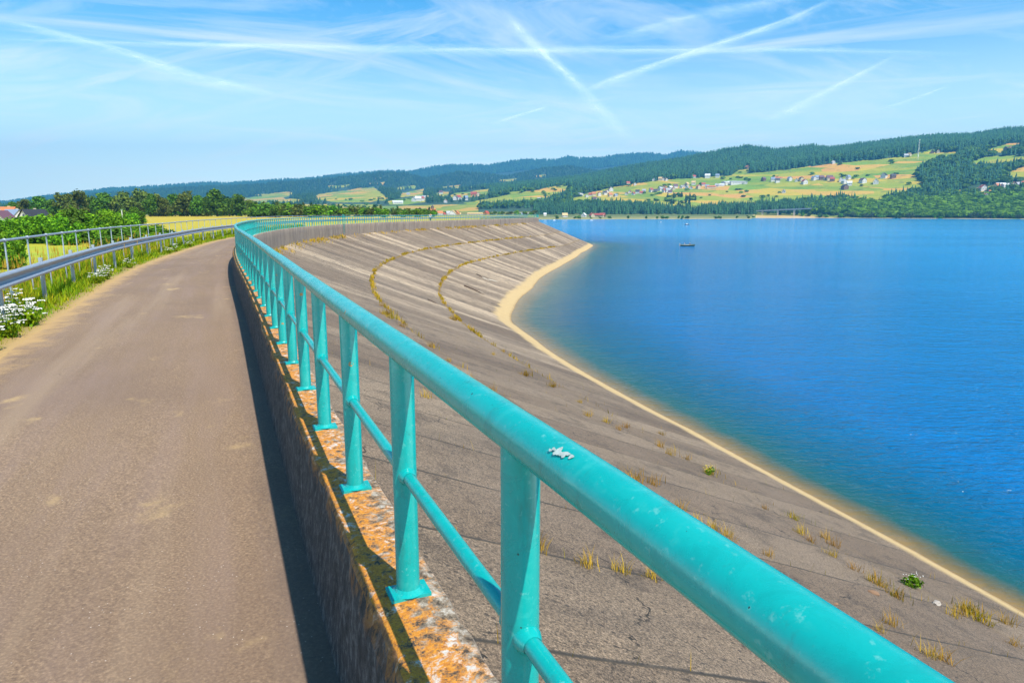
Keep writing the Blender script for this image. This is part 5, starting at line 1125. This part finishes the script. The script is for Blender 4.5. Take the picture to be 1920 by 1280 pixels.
for i, o_ in enumerate(fp): pp = cpt(22.5 + i * .5, 5.2 + .2 * i); o_.location = (*pp, float(vz(np.array(22.5), np.array(5.2))))

# ------------------------------------------------------------------ contrails, eight kilometres up
def b_trail(dens):
    def b(g):
        pass
    m = bpy.data.materials.new('vapour_trail'); m.use_nodes = True; nt = m.node_tree; nt.nodes.remove(nt.nodes['Principled BSDF']); g = G(nt); u, v, w = g.sep(g.attr('uvw'))
    n = g.noise(g.comb(g.m('MULTIPLY', u, 9.), g.m('MULTIPLY', v, 1.4), w), 1.2, 6, .62); n2 = g.noise(g.comb(g.m('MULTIPLY', u, 2.2), 0., w), 1., 3, .5)
    vv = g.m('ADD', v, g.m('MULTIPLY', g.m('SUBTRACT', n2, .5), .35)); core = g.m('POWER', g.m('SUBTRACT', 1., g.m('MINIMUM', g.m('ABSOLUTE', vv), 1.)), 1.7)
    end = g.m('MULTIPLY', g.rng(u, 0., .18), g.rng(u, .75, 1., 1., 0.)); a = g.m('MULTIPLY', g.m('MULTIPLY', core, g.rng(n, .28, .70, .15, 1.)), g.m('MULTIPLY', end, dens), clamp=True)
    d = nt.nodes.new('ShaderNodeBsdfDiffuse'); d.inputs[0].default_value = (.93, .95, .97, 1); tl = nt.nodes.new('ShaderNodeBsdfTranslucent'); tl.inputs[0].default_value = (.93, .95, .97, 1); ad = nt.nodes.new('ShaderNodeMixShader'); ad.inputs[0].default_value = .72
    nt.links.new(d.outputs[0], ad.inputs[1]); nt.links.new(tl.outputs[0], ad.inputs[2]); tp_ = nt.nodes.new('ShaderNodeBsdfTransparent'); mx = nt.nodes.new('ShaderNodeMixShader')
    g.put(mx.inputs[0], a); nt.links.new(tp_.outputs[0], mx.inputs[1]); nt.links.new(ad.outputs[0], mx.inputs[2]); nt.links.new(mx.outputs[0], nt.nodes['Material Output'].inputs[0]); return m
def sky_pt(x, y, alt=8000.): r = ray(x, y); return np.array([0, 0, CAMZ]) + r * ((alt - CAMZ) / r[2])
def contrail(px, wpx, dens, label, seed):
    wpx = [w * 2.5 for w in wpx]; dens *= .52
    P = np.array([sky_pt(*q) for q in px]); s = np.r_[0, np.cumsum(np.linalg.norm(np.diff(P, axis=0), axis=1))]; U = np.linspace(0, s[-1], 60); P = np.stack([np.interp(U, s, P[:, k]) for k in range(3)], 1)
    k = np.exp(-.5 * (np.arange(-4, 5) / 2.) ** 2); k /= k.sum(); pad = np.concatenate([P[:1].repeat(4, 0), P, P[-1:].repeat(4, 0)]); P = np.stack([np.convolve(pad[:, j], k, 'valid') for j in range(3)], 1)
    T = np.gradient(P, axis=0); T /= np.linalg.norm(T, axis=1)[:, None] + 1e-9; Bn = np.cross(T, (0, 0, 1.)); dist = np.linalg.norm(P, axis=1)
    los = P / dist[:, None]; nrm = np.cross(T, los); fore = np.abs(nrm[:, 2]) + .12          # width wanted in the sky against its foreshortening
    wd = np.interp(np.linspace(0, 1, 60), np.linspace(0, 1, len(wpx)), wpx) / 2 * dist / F
    V, A = [], []; m_ = 11
    sag = np.array([math.cos(a) for a in np.linspace(-1.57, 1.57, m_)])
    for j, vv in enumerate(np.linspace(-1, 1, m_)): V.append(P + Bn * (vv * wd / np.clip(np.abs((np.cross(T, los) * np.cross(T, np.array([0, 0, 1.]) - 0 * T)).sum(1)) * 0 + np.linalg.norm(Bn - (Bn * los).sum(1)[:, None] * los - (Bn * T).sum(1)[:, None] * T, axis=1), .12, 1))[:, None] + np.array([0, 0, 1.]) * (wd * .18 * (1 - vv * vv))[:, None]); A.append(np.stack([np.linspace(0, 1, 60), np.full(60, vv), np.full(60, seed * 3.7)], 1))
    V = np.stack(V, 1).reshape(-1, 3); A = np.stack(A, 1).reshape(-1, 3)
    o = npmesh('contrail', V, gridf(60, m_), b_trail(dens), {'uvw': A}, True); tag(o, label, 'contrail', 'aircraft contrails in the sky'); o.visible_shadow = True; return o
contrail([(-60, 25), (120, 72), (260, 115), (350, 150), (520, 190)], [14, 26, 34, 40, 30], .85, 'broad fluffy contrail falling from the upper left corner', 1)
contrail([(-40, 76), (300, 86), (700, 95), (1100, 98), (1500, 96), (1850, 106)], [9, 11, 11, 11, 13, 13], .75, 'long thin contrail running level across the whole sky', 2)
contrail([(940, 20), (985, 72), (1035, 118), (1070, 150), (1095, 178)], [10, 17, 15, 19, 12], .95, 'short curved contrail meeting the bright slanting one', 3)
contrail([(1590, -12), (1480, 42), (1330, 92), (1200, 135), (1085, 180)], [12, 18, 17, 22, 15], 1.0, 'bright slanting contrail rising to the top edge', 4)
contrail([(1540, -10), (1420, 14), (1290, 40), (1130, 90)], [12, 26, 30, 40], .45, 'faint broad contrail above the bright slanting one', 5)
contrail([(1690, 100), (1600, 148), (1530, 185), (1440, 235)], [8, 14, 22, 26], .75, 'short contrail over the wooded ridge', 6)
contrail([(1030, 200), (980, 216), (920, 236)], [8, 11, 8], .8, 'very short contrail low in the middle of the sky', 7)
contrail([(1785, 160), (1720, 185), (1640, 212)], [6, 9, 12], .55, 'small faint contrail at the right above the ridge', 8)
contrail([(1075, 150), (1120, 205), (1180, 270)], [14, 26, 20], .6, 'faint tail of contrail trailing down toward the hills', 9)

# ------------------------------------------------------------------ haze
b = MB(); b.box((0, 4150, 440), (20000, 10300, 900)); m = bpy.data.materials.new('haze'); m.use_nodes = True; nt = m.node_tree; nt.nodes.remove(nt.nodes['Principled BSDF']); v = nt.nodes.new('ShaderNodeVolumePrincipled')
v.inputs['Color'].default_value = (.10, .40, .76, 1); v.inputs['Density'].default_value = HAZE = 1.25e-4; v.inputs['Anisotropy'].default_value = .1
nt.links.new(v.outputs[0], nt.nodes['Material Output'].inputs['Volume']); o = b.build('haze', m); o['kind'] = 'stuff'; o['label'] = 'thin blue haze over the valley'
